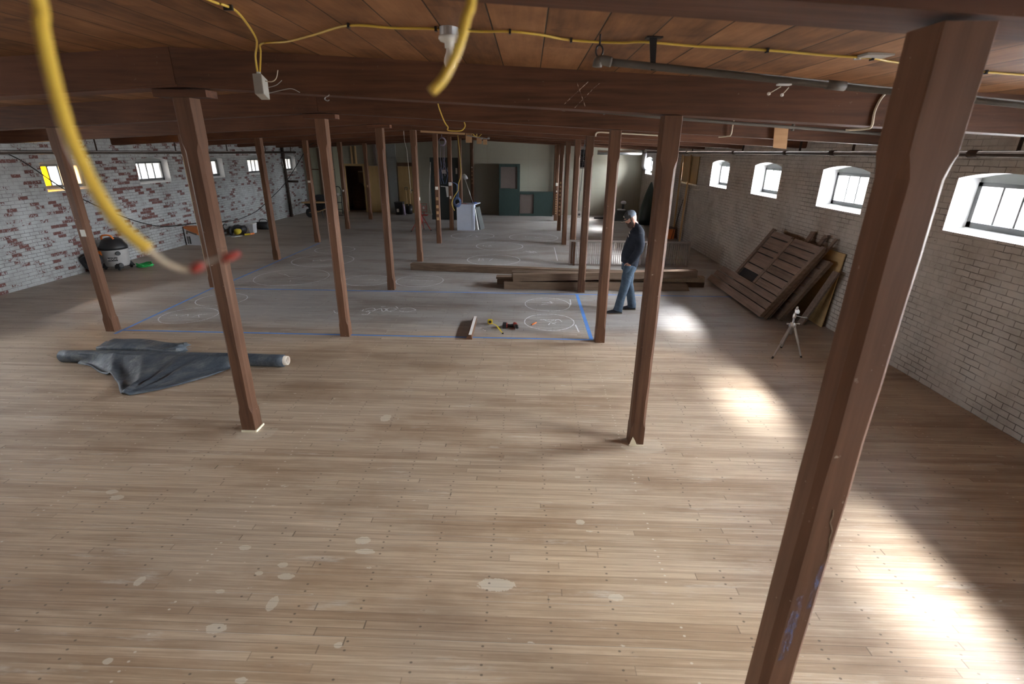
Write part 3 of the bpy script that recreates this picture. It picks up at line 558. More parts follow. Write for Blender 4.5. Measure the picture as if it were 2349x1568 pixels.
# blue chalk smears and a pale split on the nearest post
yq = POSTS['R'][0][1] - 0.0008
for pts in ([(1.112, 0.72), (1.145, 0.74), (1.150, 0.95), (1.142, 1.10), (1.118, 1.08), (1.108, 0.9)], [(1.168, 1.02), (1.182, 1.03), (1.188, 1.20), (1.186, 1.27), (1.170, 1.25), (1.165, 1.12)]):
    bm = B(); bm.faces.new([bm.verts.new((x, yq, z)) for x, z in pts]); on_post('R', 0, 'chalk_smear', bm, M['smear'], 'blue chalk smear')
bm = B(); cr_ = [(1.158, 1.52), (1.163, 1.49), (1.160, 1.46), (1.170, 1.44), (1.178, 1.42), (1.176, 1.38), (1.184, 1.36), (1.186, 1.31)]
for a, b in zip(cr_, cr_[1:]): obox(bm, (a[0], yq, a[1]), (b[0], yq, b[1]), 0.002, 0.004)
on_post('R', 0, 'split', bm, M['old_end'], 'pale split in the wood')
# ------------------------------------------------------------ pipes
bm = tube(B(), [(XR - 0.2, YB + 0.1, 2.775), (XR - 0.2, 22.4, 2.775)], 0.036, 12)
p = T('iron_pipe', 'long dark iron pipe running along the top of the right wall', 'pipe', (XR - 0.2, 9, 2.775)); p.part('pipe_run', bm, M['iron'], smooth=True)
for y in (0.5, 5.55, 8.3, 9.9, 12.5, 16.3): 
    p.part('bracket', obox(B(), (XR - 0.2, y, 2.80), (XR - 0.2, y, zceil(XR - 0.2) - 0.012), 0.035, 0.012), M['iron'])
    p.part('coupling', tube(B(), [(XR - 0.2, y + 0.45, 2.775), (XR - 0.2, y + 0.58, 2.775)], 0.044, 12), M['iron'], smooth=True)
p = T('iron_pipe', 'long dark iron pipe running along the top of the left wall', 'pipe', (XL + 0.2, 12, 2.62)); p.part('pipe_run', tube(B(), [(XL + 0.2, YB + 0.1, 2.65), (XL + 0.2, 22.8, 2.61)], 0.04, 12), M['iron'], smooth=True)
for y in (9.6, 12.2, 15.0, 17.6, 20.2, 22.4): p.part('bracket', obox(B(), (XL + 0.2, y, 2.65), (XL + 0.2, y, zceil(XL + 0.2) - 0.012), 0.03, 0.012), M['iron'])
p = T('ceiling_pipe', 'dark grey pipe hung under the ceiling in front of the second beam', 'pipe', (0.377, 3.1, 3.2))
def zp(x): return 3.214 - 0.0848 * (x - 0.377)
p.part('pipe_run', tube(B(), [(0.40, 3.1, zp(.40)), (5.10, 3.1, zp(5.10))], 0.019, 12), M['pipe'], smooth=True)
p.part('elbow', tube(B(), [(0.44, 3.1, zp(.44)), (0.385, 3.1, zp(.38) + .004), (0.368, 3.1, zp(.37) - .004), (0.364, 3.1, zp(.37) - .03)], 0.026, 10, k=4), M['pipe'], smooth=True)
p.part('hanger_strap', hexa(B(), [(0.655, 3.09, zp(.66) - .02), (0.680, 3.09, zp(.66) - .02), (0.680, 3.098, zp(.66) - .02), (0.655, 3.098, zp(.66) - .02), (0.632, 3.09, zceil(.65)), (0.672, 3.09, zceil(.65)), (0.672, 3.098, zceil(.65)), (0.632, 3.098, zceil(.65))]), M['blackm'])
p.part('hanger_plate', box(B(), 0.615, 0.70, 3.07, 3.13, zceil(0.66) - 0.007, zceil(0.66)), M['blackm'])
lp = [(0.371 + 0.019 * math.sin(a), 3.1, 3.262 - 0.028 * math.cos(a)) for a in [2 * math.pi * i / 16 for i in range(17)]]
p.part('ring_hanger', tube(B(), lp, 0.005, 6), M['blackm'], smooth=True)
p.part('hanger_rod', tube(B(), [(0.371, 3.1, 3.288), (0.371, 3.1, zceil(.371))], 0.005, 6), M['blackm'])
p.part('coupling', tube(B(), [(1.62, 3.1, zp(1.62)), (1.72, 3.1, zp(1.72))], 0.024, 12), M['pipe'], smooth=True)
p = T('beam_pipe', 'thin pipe along the front of the third ceiling beam', 'pipe', (0.45, 6.98, 3.25))
p.part('pipe_run', tube(B(), [(0.44, 6.99, 3.262), (1.58, 6.99, 3.178), (2.69, 6.99, 3.108), (3.8, 6.99, 3.044), (4.9, 6.99, 2.975)], 0.02, 10), M['pipe'], smooth=True)
p.part('elbow', tube(B(), [(0.47, 6.99, 3.26), (0.43, 6.99, 3.265), (0.425, 6.99, 3.235)], 0.026, 10), M['pipe'], smooth=True)
for x in (0.95, 3.35): p.part('bracket', obox(B(), (x, 7.0, 3.30 - (x - .9) * .07), (x, 7.0, 3.20 - (x - .9) * .07), 0.02, 0.05), M['pipe'])
p = T('beam_pipe', 'thin pipe crossing under the ceiling with a valve, beyond the near right post', 'pipe', (4.2, 7.02, 2.98))
p.part('valve', lathe(B(), [(0.0, -.05), (.04, -.05), (.05, 0), (.04, .05), (0, .05)], (4.93, 6.99, 2.97), 12, (1, 0, 0)), M['blackm'], smooth=True)
# ------------------------------------------------------------ masking tape on the floor
def strip(p0, p1, w, label, z=0.0009):
    bm = B(); n = 14; pts = [Vector((p0[0] + (p1[0] - p0[0]) * i / n, p0[1] + (p1[1] - p0[1]) * i / n, 0)) for i in range(n + 1)]
    ribbon(bm, pts, w, z)
    r = bmesh.ops.extrude_face_region(bm, geom=list(bm.faces)); bmesh.ops.translate(bm, vec=(0, 0, 0.0006), verts=[v for v in r['geom'] if isinstance(v, bmesh.types.BMVert)])
    return single('masking_tape', bm, M['tape'], label, 'tape', 'blue tape lines on the floor')
strip((-6.50, 7.35), (1.05, 7.356), 0.05, 'blue tape line along the front of the marked area, under the wood offcut')
strip((-6.60, 9.97), (4.35, 10.05), 0.05, 'long blue tape line at the back of the marked area, ending by the barn doors', 0.0010)
strip((-6.46, 7.18), (-6.58, 9.95), 0.05, 'blue tape line down the left end of the marked area', 0.0016)
strip((1.052, 10.02), (1.046, 7.33), 0.06, 'blue tape line beside the man, down the right end of the marked area', 0.0016)
strip((-6.52, 10.25), (-6.5, 15.5), 0.05, 'faded blue tape line running back from the left tape corner')
# ------------------------------------------------------------ chalk rings and writing
CH = [(-5.90, 8.16, 0.45, 'smaller chalk ring near the left tape corner, with letters in it', [[(-.30, -.05), (-.25, .02), (-.2, -.04)], [(-.12, -.06), (-.06, .05), (0, -.05)], [(.10, -.08), (.16, .10)], [(.15, .02), (.26, .10)], [(.15, .02), (.24, -.10)]]),
      (-5.91, 9.17, 0.44, 'small chalk ring half hidden behind the big timber post', [[(-.1, 0), (0, .05), (.1, 0)]]),
      (-5.38, 11.08, 0.81, 'largest chalk ring, left of the middle, with faint scribble', [[(-.45, .3), (-.2, .15), (-.05, .0), (.05, .1)], [(0, -.2), (.2, -.05), (.3, .1)], [(.1, -.3), (.15, -.45)], [(-.3, .25), (-.1, .05)]]),
      (-5.39, 12.95, 0.77, 'wide chalk ring behind the second middle post, with scribbled word', [[(-.25, 0), (-.2, -.15), (-.1, .05), (0, -.1), (.1, .1), (.3, .05)]]),
      (-5.63, 14.47, 0.55, 'faint far chalk ring left of the middle posts', []),
      (-3.57, 10.89, 0.50, 'chalk ring between two middle posts, cut by the far post', [[(.0, .05), (.1, .1), (.18, .0), (.25, .08)], [(.32, .02), (.4, .1), (.46, .02), (.52, .08)]]),
      (-2.40, 10.93, 0.53, 'clear chalk ring just right of the post on the far tape line', [[(-.2, 0), (-.1, .05), (0, 0), (.08, .04), (.2, 0), (.3, .03)]]),
      (0.42, 9.26, 0.44, 'chalk ring inside the marked area, second from the front tape', [[(-.12, -.05), (-.05, .0), (0, -.05)], [(.0, .12), (.1, .05), (.05, .2), (.12, .12)], [(-.1, .1), (.1, .08)]]),
      (0.415, 8.20, 0.435, 'chalk ring with the orange marker lying in it', [[(-.1, .12), (0, .02), (.08, .1)], [(-.02, -.18), (.02, -.05), (.1, -.12)], [(.1, .05), (.16, .15), (.22, .02)], [(.05, -.1), (.12, -.02)], [(-.16, .1), (.2, .12)]]),
      (-0.89, 13.39, 0.70, 'chalk ring lettered B7 just beyond the long loose beam', 'B7'),
      (-0.845, 15.48, 0.715, 'chalk ring lettered near its left end, second beyond the loose beam', [[(-.52, .12), (-.5, -.05)], [(-.45, -.1), (-.38, -.12)], [(-.34, -.08), (-.3, .12), (-.26, -.06)]]),
      (-1.885, 17.39, 0.73, 'chalk ring in front of the white cabinet', [[(-.2, -.3), (-.05, .2)], [(.0, -.25), (.15, -.28), (.3, -.2)], [(.1, .1), (.2, -.3)]]),
      (0.225, 17.27, 0.84, 'farthest chalk ring, nearest the green cabinet, with a second loop inside', [[(-.3, 0), (-.25, .15)], [(.05, .1), (.1, -.1), (.2, .05), (.3, -.05)]])]
for (cx, cyy, r, lab, wr_) in CH:
    t = T('chalk_ring', lab, 'chalk ring', (cx, cyy, 0), 'chalk rings drawn on the floor')
    n = 72; ph = random.random() * 6; w = 0.016 if cyy < 12 else 0.026
    pts = [(cx + (r + 0.012 * math.sin(2 * a + ph)) * math.cos(a), cyy + (r + 0.01 * math.sin(3 * a + ph)) * math.sin(a), 0) for a in [2 * math.pi * i / n for i in range(n + 1)]]
    t.part('ring', ribbon(B(), pts, w, 0.0012, wob=0.5), M['chalk'])
    if wr_ == 'B7':
        wr_ = [[(-.40, -.16), (-.40, .16), (-.30, .13), (-.30, .04), (-.39, .01), (-.27, -.03), (-.27, -.13), (-.40, -.16)], [(-.20, .15), (-.03, .17), (-.11, -.15)]]
        kk = 0
    else: kk = 3
    if wr_:
        bm = B()
        for st in wr_: ribbon(bm, [(cx + x, cyy + y, 0) for x, y in st], w * 0.9, 0.0018, kk)
        t.part('chalk_lettering', bm, M['chalk'])
bm = B()
for st in ([(-3.54, 8.60), (-3.46, 8.47), (-3.34, 8.44)], [(-2.95, 8.42), (-2.84, 8.42), (-2.83, 8.55), (-2.92, 8.58)], [(-2.98, 8.72), (-2.86, 8.80), (-2.78, 8.70), (-2.9, 8.62)], [(-3.0, 8.7), (-3.0, 8.6)], [(-2.80, 8.60), (-2.70, 8.78), (-2.62, 8.62)], [(-2.72, 8.88), (-2.64, 8.92)],
           [(-2.60, 8.58), (-2.55, 8.72), (-2.66, 8.80), (-2.72, 8.74)], [(-2.48, 8.62), (-2.38, 8.76), (-2.52, 8.83), (-2.58, 8.70), (-2.44, 8.60)], [(-2.36, 8.80), (-2.44, 8.93)], [(-2.30, 8.66), (-2.16, 8.62), (-2.0, 8.72), (-2.14, 8.85), (-2.32, 8.80)]):
    ribbon(bm, [(x * 0.96 - 0.1, y, 0) for x, y in st], 0.018, 0.0013, 4)
single('chalk_lettering', bm, M['chalk'], 'loopy chalk handwriting in the marked area by the second middle post', 'chalk writing')
for pts, lab in (([(0.845, 15.42), (0.835, 13.40)], 'long straight chalk line by the steel grille'), ([(0.885, 9.62), (0.87, 9.25)], 'short chalk stroke touching the ring nearest the tape corner'), ([(0.855, 8.08), (0.88, 7.70)], 'short chalk stroke between the marker ring and the near tape corner')):
    single('chalk_line', ribbon(B(), [(a[0], a[1], 0) for a in pts], 0.022, 0.0012), M['chalk'], lab, 'chalk line')
bm = B()
for st in ([(-.12, .3), (.05, .0)], [(-.02, .32), (.12, -.02)], [(.08, .3), (.2, .05)], [(-.2, .12), (.2, .2)]): ribbon(bm, [(0.09 + x, 14.45 + y, 0) for x, y in st], 0.025, 0.0012)
single('chalk_lettering', bm, M['chalk'], 'small chalk scribble on open floor left of the long chalk line', 'chalk writing')
# ------------------------------------------------------------ loose timbers
def timber(p0, p1, w, h, lab, mat='old', ragged=0.0, name='loose_beam'):
    p0 = Vector(p0); p1 = Vector(p1); d = (p1 - p0); n = 12; s = d.normalized().cross(Vector((0, 0, 1))).normalized(); u = s.cross(d.normalized())
    rings = []
    for i in range(n + 1):
        c = p0 + d * (i / n) + u * (h / 2); e = 0.004
        a = w / 2 + (random.random() - .5) * 0.006; b = h / 2 + (random.random() - .5) * 0.005
        q = [c - s * (a - e) - u * b, c + s * (a - e) - u * b, c + s * a - u * (b - e), c + s * a + u * (b - e), c + s * (a - e) + u * b, c - s * (a - e) + u * b, c - s * a + u * (b - e), c - s * a - u * (b - e)]
        if ragged and i == n: q = [v + d.normalized() * (random.random() - 0.6) * ragged for v in q]
        rings.append(q)
    return single(name, loft(B(), rings), M[mat], lab, 'timber', 'old timbers lying on the floor', base=tuple(p0))
timber((-2.83, 12.08, 0), (3.9, 11.42, 0), 0.2, 0.155, 'longest old beam, lying alone behind the stack and sticking far out left')
timber((-0.47, 10.42, 0), (3.44, 10.52, 0), 0.19, 0.163, 'old grey beam at the front bottom of the stack, broken at its right end', ragged=0.12)
timber((-0.64, 10.80, 0), (3.9, 10.86, 0), 0.17, 0.12, 'old dark beam on the floor inside the stack, behind the broken one')
timber((-0.66, 10.84, 0.122), (3.35, 10.80, 0.122), 0.22, 0.045, 'thin old board lying on the dark inner beam of the stack')
timber((1.9, 10.68, 0.165), (3.82, 10.64, 0.165), 0.17, 0.115, 'shorter old beam under the raised right end of the stack top', 'old_end')
timber((-0.28, 10.42, 0.165), (3.62, 10.56, 0.285), 0.18, 0.15, 'old brown beam on top of the stack, its right end raised')
timber((-0.31, 10.66, 0.169), (1.8, 10.68, 0.169), 0.18, 0.15, 'short old beam lying behind the top beam of the stack, blunt left end')
# ------------------------------------------------------------ steel grille
g = T('steel_grille', 'brown steel barred grille standing behind the man', 'grille', (2.6, 12.86, 0))
Yg = 12.86; z0, z1 = 0.02, 0.655; xa, xb = 1.09, 4.16
bm = B(); box(bm, xa, xb, Yg - 0.02, Yg + 0.02, z1 - 0.045, z1); box(bm, xa, xb, Yg - 0.02, Yg + 0.02, 0.0, 0.04); box(bm, xa, xa + 0.045, Yg - 0.02, Yg + 0.02, 0.04, z1 - 0.045); box(bm, xb - 0.045, xb, Yg - 0.02, Yg + 0.02, 0.04, z1 - 0.045)
g.part('frame', bm, M['gate'])
nb = 58
bm = tube(B(), [(xa + 0.09, Yg, 0.03), (xa + 0.09, Yg, z1 - 0.03)], 0.0072, 6)
b0 = g.part('bar', bm, M['gate'], smooth=True)
for i in range(1, nb):
    c = b0.copy(); COL.objects.link(c); c.parent = g.o; c.location.x += (xb - xa - 0.18) * i / (nb - 1)
bm = B(); obox(bm, (xa + 0.13, Yg - 0.03, 0.0), (xa + 0.13, Yg - 0.03, 0.6), 0.05, 0.02, (0, 1, 0))
single('wood_strip', bm, M['post'], 'reddish wood strip upright against the left end of the steel grille', 'wood')
# ------------------------------------------------------------ barn doors leaning on the right wall
def leaning(Bp, slope_to, width, holes=None):
    """plane of a leaning slab: u along +Y from its right edge, v up the slope, n out of the face"""
    Bv = Vector(Bp); up = (Vector(slope_to) - Bv); L = up.length; up.normalize(); du = Vector((0, 1, 0)); nn = du.cross(up); nn = -nn if nn.x > 0 else nn
    def P(u, v, d): return Bv + du * u + up * v + nn * d
    return P, L
def slab(bm, P, u0, u1, v0, v1, d0, d1, sk=0.0):
    return hexa(bm, [P(u0, v0, d0), P(u1, v0 + sk, d0), P(u1, v1 + sk, d0), P(u0, v1, d0), P(u0, v0, d1), P(u1, v0 + sk, d1), P(u1, v1 + sk, d1), P(u0, v1, d1)])
P, L = leaning((4.19, 8.57, 0.03), (4.88, 8.42, 1.285), 2.8)
d = T('barn_door', 'front brown plank barn door leaning on the right wall, its lowest boards sticking out left', 'barn door', (4.3, 9.5, 0), 'leaning barn doors')
SH = -0.10
def PB(u, v, dd): return P(u + SH * v / 1.4, v, dd)
bm = slab(B(), PB, 0.0, 2.79, 0.0, 0.155, 0.0, 0.035); d.part('board', bm, M['barn'])
bm = slab(B(), PB, 0.0, 2.70, 0.170, 0.30, 0.0, 0.035); d.part('board', bm, M['barn'])
bm = slab(B(), PB, 0.0, 2.58, 0.315, 0.44, 0.0, 0.035); d.part('board', bm, M['barn'])
for i in range(7):
    v0 = 0.455 + i * 0.147; d.part('board', slab(B(), PB, 0.095, 0.965, v0, v0 + 0.130, 0.0, 0.03), M['barn'])
d.part('stile', slab(B(), PB, 0.0, 0.085, 0.448, 1.48, 0.0, 0.045), M['barn_v'])
d.part('stile', slab(B(), PB, 0.975, 1.075, 0.448, 1.44, 0.0, 0.036), M['barn_v'])
d.part('stile', slab(B(), PB, 1.80, 1.90, 0.448, 1.52, 0.0, 0.05), M['barn_v'])
for v0, v1, dd in ((0.62, 0.74, 0.03), (0.76, 0.99, 0.020), (1.01, 1.11, 0.03), (1.13, 1.35, 0.020), (1.37, 1.48, 0.034)):
    d.part('board', slab(B(), PB, 1.08, 1.795, v0, v1, 0.0, dd), M['barn'])
bm = slab(B(), PB, -0.02, -0.002, 0.02, 1.44, -0.012, 0.05); d.part('joint_shade', slab(B(), PB, 0.02, 1.85, 0.02, 1.44, -0.012, -0.001), M['black'], label='black sheet added as shade in the joints')  # black sheet added behind the boards to make the gaps look shaded
d.part('edge_strip', bm, M['old'], label='worn paler edge strip with chipped paint')
def door_slab(Bp, Tp, width, th, lab, ext=0.0):
    P, L = leaning(Bp, Tp, width)
    t = T('barn_door', lab, 'barn door', Bp, 'leaning barn doors')
    n = 7
    for i in range(n): t.part('board', slab(B(), P, 0.10, width - 0.10, L * i / n + 0.008, L * (i + 1) / n - 0.003, 0, th * 0.7), M['barn'])
    t.part('stile', slab(B(), P, 0, 0.095, 0, L, 0, th), M['old']); t.part('stile', slab(B(), P, width - 0.095, width, 0, L, 0, th), M['barn_v'])
    return t
door_slab((4.285, 8.56, 0.0), (4.883, 8.41, 1.12), 1.6, 0.065, 'second barn door, close behind the front one, showing only its thick right edge')
door_slab((4.52, 8.48, 0.0), (5.0, 8.20, 1.10), 1.8, 0.06, 'third barn door, steepest and deepest of the leaning three')
P4, L4 = leaning((4.80, 8.42, 0.0), (5.03, 8.14, 0.98), 0.15)
single('loose_plank', slab(B(), P4, -0.13, 0.02, 0, L4, 0.0, 0.035), M['barn_v'], 'dark plank leaning beside the barn doors in front of the plywood', 'plank', base=(4.8, 8.4, 0))
# plywood sheet
single('plywood_sheet', hexa(B(), [(5.05, 8.20, 0.0), (5.066, 8.20, 0.0), (5.066, 10.64, 0.0), (5.05, 10.64, 0.0), (5.10, 8.125, 1.262), (5.116, 8.125, 1.262), (5.116, 10.66, 1.245), (5.10, 10.66, 1.245)]), M['ply'], 'yellow plywood sheet standing behind the barn doors on the right wall', 'plywood', base=(5.08, 9.4, 0))
# three narrow boards sticking up above the doors
for (yb_, yt, xt, zt_, w, lab) in ((8.98, 9.13, 5.085, 1.47, 0.14, 'widest dark board sticking up above the barn doors'), (8.74, 8.72, 5.085, 1.47, 0.10, 'middle dark board sticking up above the barn doors, with a bent end'), (8.62, 8.42, 5.09, 1.46, 0.055, 'thin brown stick poking up above the right end of the barn doors')):
    p0 = Vector((4.345, yb_, 0.02)); p1 = Vector((xt, yt, zt_))
    bm = obox(B(), p0, p1, w, 0.028, (1, 0, 0.4))
    if w == 0.10: obox(bm, p1 - Vector((0.05, 0, 0.05)), p1 + Vector((-0.02, -0.10, 0.0)), 0.05, 0.04)
    single('narrow_board', bm, M['barn_v'], lab, 'board', 'boards poking above the barn doors', base=tuple(p0))
single('dark_wedge', hexa(B(), [(4.72, 10.86, 0), (4.76, 10.86, 0), (4.76, 11.02, 0), (4.72, 11.02, 0), (4.80, 10.72, 0.30), (4.84, 10.72, 0.30), (4.84, 10.80, 0.30), (4.80, 10.80, 0.30)]), M['black'], 'small black offcut leaning by the wall left of the barn doors', 'offcut')
# ------------------------------------------------------------ tripod
ap = Vector((3.855, 6.93, 0.455)); t = T('camera_tripod', 'small silver camera tripod on the sunny floor', 'tripod', (3.85, 6.92, 0))
for fx, fy in ((3.565, 6.738), (4.009, 6.796), (3.90, 7.18)):
    ft = Vector((fx, fy, 0.0)); dd = (ft - ap).normalized(); tp = ap + Vector((dd.x, dd.y, 0)) * 0.05
    leg = t.part('leg', tube(B(), [tp, tp + (ft - tp) * 0.55, tp + (ft - tp) * 0.56, tp + (ft - tp) * 0.96], [0.017, 0.017, 0.012, 0.012], 10), M['chrome'], smooth=False)
    t.part('rubber_foot', tube(B(), [tp + (ft - tp) * 0.94, ft + Vector((0, 0, 0.002))], 0.013, 8), M['rubber'], leg)
t.part('collar', lathe(B(), [(0.0, -0.03), (0.045, -0.03), (0.05, 0.0), (0.03, 0.03), (0.0, 0.03)], ap, 16), M['chrome'], smooth=True)
t.part('center_column', tube(B(), [ap + Vector((0, 0, -0.14)), ap + Vector((0.0, 0, 0.13))], 0.014, 10), M['chrome'], smooth=True)
t.part('head', lathe(B(), [(0, .0), (.022, .0), (.026, .03), (.02, .06), (.018, .085), (0, .085)], ap + Vector((0, 0, .10)), 14), M['chrome'], smooth=True)
t.part('camera_plate', lathe(B(), [(0, -.006), (.04, -.006), (.043, 0), (.04, .006), (0, .006)], ap + Vector((0.012, -0.02, .21)), 18, (0.25, -0.75, .6)), M['chrome'], smooth=False)
t.part('mount_screw', lathe(B(), [(0, 0), (.008, 0), (.016, .03), (.018, .045), (.01, .06), (0, .06)], ap + Vector((0.01, -.005, .215)), 12), M['chrome'], smooth=True)
t.part('pan_handle', tube(B(), [ap + Vector((0.01, 0, .14)), ap + Vector((0.10, -0.03, .125)), ap + Vector((0.16, -.04, .12))], [0.006, 0.006, 0.014], 8), M['chrome'], smooth=True)
for sx in (-1, 1):
    t.part('clamp_knob', tube(B(), [ap, ap + Vector((0.05 * sx, -.01, 0.02)), ap + Vector((0.09 * sx, -.02, .02))], [0.006, 0.006, 0.014], 8), M['chrome'], smooth=True)
# ------------------------------------------------------------ vinyl roll with trailing flap, and folded bundle
t = T('vinyl_roll', 'long roll of slate blue vinyl with a loose flap spread on the floor', 'vinyl roll', (-4.8, 6.1, 0))
R0 = 0.082
rings = []
for i in range(25):
    f = i / 24; x = -6.30 + 3.06 * f; yy = 6.085 + 0.03 * math.sin(f * 3); n = 20
    rr = R0 * (1 + 0.05 * math.sin(f * 9))
    rings.append([(x, yy + rr * (1 + .05 * math.sin(3 * a + f * 8)) * math.cos(a), max(0.002, 0.081 + rr * math.sin(a))) for a in [2 * math.pi * q / n for q in range(n)]])
ro = t.part('roll', loft(B(), rings), M['tarp'], smooth=True)
bm = B()
n = 18
def ring(x, r): return [(x, 6.098 + r * math.cos(2 * math.pi * q / n), 0.081 + r * math.sin(2 * math.pi * q / n)) for q in range(n)]
loft(bm, [ring(-3.30, 0.045), ring(-3.195, 0.045), ring(-3.19, 0.062), ring(-3.25, 0.066)], caps=False)
t.part('cardboard_core', bm, M['coretube'], smooth=True)
t.part('core_shade', loft(B(), [ring(-3.235, 0.044), ring(-3.232, 0.0445)]), M['black'], label='black disc standing for shade inside the core')  # black disc stands in for the shaded hollow of the tube
# flap
bm = B(); NU, NV = 44, 20
edge = spline([(-6.03, 6.0, 0), (-5.80, 5.93, 0), (-5.52, 5.74, 0), (-5.33, 5.66, 0), (-5.05, 5.45, 0), (-4.86, 5.24, 0), (-4.72, 5.13, 0), (-4.60, 5.18, 0), (-4.42, 5.30, 0), (-4.2, 5.52, 0), (-4.03, 5.74, 0), (-3.92, 5.98, 0)], 8)
grid = []
for i in range(NU + 1):
    fu = i / NU; e = edge[min(len(edge) - 1, int(fu * (len(edge) - 1)))]
    s = Vector((-6.02 + 2.12 * (fu ** 0.9), 6.03, 0.150)); row = []
    for j in range(NV + 1):
        fv = j / NV; p = s.lerp(Vector((e.x, e.y, 0.004)), fv)
        ang = min(1, fv * 3.2 / max(0.25, (s - Vector((e.x, e.y, .15))).length))
        z = 0.155 * (1 - fv) ** 2.4 + 0.006
        w = fv * (1 - fv) * 4
        def fold(c, wd, hgt): return hgt * max(0.0, 1 - abs(c) / wd)
        z += fold(fu - 0.20 - 0.10 * fv, 0.045, 0.055) * (0.3 + fv) + fold(fu - 0.40 - 0.16 * fv, 0.03, 0.035) * (0.5 + 0.5 * fv)
        z += fold(fu - 0.66 + 0.10 * fv, 0.035, 0.040) * w + fold(fu - 0.80 + 0.2 * fv, 0.03, 0.030) * w + fold(fu - 0.53, 0.025, 0.045) * fv
        z += w * 0.010 * math.sin(fu * 23 - fv * 7)
        if 0.05 < fu < 0.95: z += fold(fv - 0.93, 0.05, 0.028)
        row.append(bm.verts.new((p.x + 0.02 * math.sin(fv * 5 + fu * 9) * w, p.y, max(z, 0.005))))
    grid.append(row)
for i in range(NU):
    for j in range(NV): bm.faces.new((grid[i][j], grid[i + 1][j], grid[i + 1][j + 1], grid[i][j + 1]))
fo = t.part('flap', bm, M['tarp'], smooth=True)
md = fo.modifiers.new('thickness', 'SOLIDIFY'); md.thickness = 0.004; md.offset = 1
bm = B()
for i in range(4): tube(bm, [(-6.31 - .03 * i, 6.07 + .02 * i, 0.02), (-6.40 - .02 * i, 6.12 - .03 * i, 0.05 + .02 * i), (-6.36, 6.16, 0.015)], 0.002, 5, k=4)
t.part('loose_threads', bm, M['cream'])
# folded bundle behind it
rings = []; rnd = random.Random(5)
for i in range(21):
    f = i / 20; x = -6.07 + 1.17 * f; cyb = 6.50 + 0.03 * math.sin(f * 4); hw = 0.155 + 0.012 * math.sin(f * 7); hh = 0.066 + 0.010 * math.sin(f * 5 + 1)
    if f < 0.08: hw *= 0.85; hh *= 0.75
    rr = []
    for q in range(24):
        a = 2 * math.pi * q / 24; c_, s_ = math.cos(a), math.sin(a)
        px_ = math.copysign(abs(c_) ** 0.55, c_); pz_ = math.copysign(abs(s_) ** 0.6, s_)
        cr = (0.5 + 0.5 * ((q * 7 + i * 3) % 5) / 4) if (i > 16 and q % 2) else 1.0
        rr.append((x + (0.035 * math.sin(q * 2.3 + i) if i > 15 else 0.0), cyb + hw * cr * px_, max(0.003, hh + hh * cr * pz_ + 0.012 * math.sin(f * 9 + px_ * 4) * (s_ > 0))))
    rings.append(rr)
single('folded_vinyl', loft(B(), rings), M['tarp'], 'folded bundle of slate blue vinyl lying just behind the long roll', 'vinyl bundle', smooth=True)
# ------------------------------------------------------------ small tools in the marked area
t = T('wood_offcut', 'wood offcut with a white painted edge lying across the near tape line', 'offcut', (-0.88, 7.73, 0))
t.part('core', hexa(B(), [(-0.925, 7.26, 0), (-0.825, 7.26, 0), (-0.835, 8.2, 0), (-0.935, 8.2, 0), (-0.88, 7.26, 0.075), (-0.835, 7.26, 0.075), (-0.845, 8.2, 0.075), (-0.89, 8.2, 0.075)]), M['post'])
t.part('painted_edge', hexa(B(), [(-0.878, 7.262, 0.0755), (-0.833, 7.262, 0.0755), (-0.843, 8.198, 0.0755), (-0.888, 8.198, 0.0755), (-0.878, 7.262, 0.079), (-0.833, 7.262, 0.079), (-0.843, 8.198, 0.079), (-0.888, 8.198, 0.079)]), M['white'], label='white painted top edge')
t = T('tape_measure', 'yellow tape measure with its blade pulled out', 'tape measure', (-0.59, 8.03, 0))
bm = box(B(), -0.64, -0.555, 8.0, 8.05, 0.002, 0.085); bmesh.ops.bevel(bm, geom=list(bm.edges), offset=0.012, segments=3, affect='EDGES'); t.part('case', bm, M['yellowp'], smooth=False)
t.part('face_badge', lathe(B(), [(0, 0), (.024, 0), (.024, .003), (0, .003)], (-0.597, 8.0, 0.046), 14, (0, -1, 0)), M['black'])
bm = B(); bp = [(-0.60, 7.995, 0.015), (-0.55, 7.90, 0.05), (-0.47, 7.76, 0.06), (-0.40, 7.62, 0.03), (-0.36, 7.55, 0.008)]
L_ = [bm.verts.new(Vector(p) + Vector((0.009, 0.005, 0.002))) for p in spline(bp, 5)]; R2 = [bm.verts.new(Vector(p) - Vector((0.009, 0.005, -.002))) for p in spline(bp, 5)]
for i in range(len(L_) - 1): bm.faces.new((L_[i], R2[i], R2[i + 1], L_[i + 1]))
bo = t.part('blade', bm, M['yellowp']); md = bo.modifiers.new('thickness', 'SOLIDIFY'); md.thickness = 0.0012
t.part('end_hook', box(B(), -0.375, -0.345, 7.535, 7.55, 0.001, 0.02), M['blackm'])
t = T('cordless_drill', 'red and black cordless drill lying on its side', 'drill', (-0.26, 7.86, 0))
t.part('battery', box(B(), -0.375, -0.315, 7.80, 7.93, 0.0, 0.07), M['black'])
t.part('battery_cap', box(B(), -0.314, -0.295, 7.815, 7.92, 0.004, 0.066), M['red'])
t.part('grip', tube(B(), [(-0.30, 7.865, 0.036), (-0.25, 7.868, 0.034), (-0.20, 7.875, 0.036)], [0.026, 0.022, 0.027], 12), M['black'], smooth=True)
t.part('motor_housing', tube(B(), [(-0.185, 7.955, 0.04), (-0.175, 7.93, 0.04), (-0.165, 7.88, 0.04), (-0.15, 7.84, 0.04)], [0.028, 0.036, 0.038, 0.034], 14), M['red'], smooth=True)
t.part('gearbox', tube(B(), [(-0.155, 7.85, 0.04), (-0.14, 7.80, 0.04), (-0.132, 7.775, 0.038)], [0.034, 0.031, 0.026], 14), M['black'], smooth=True)
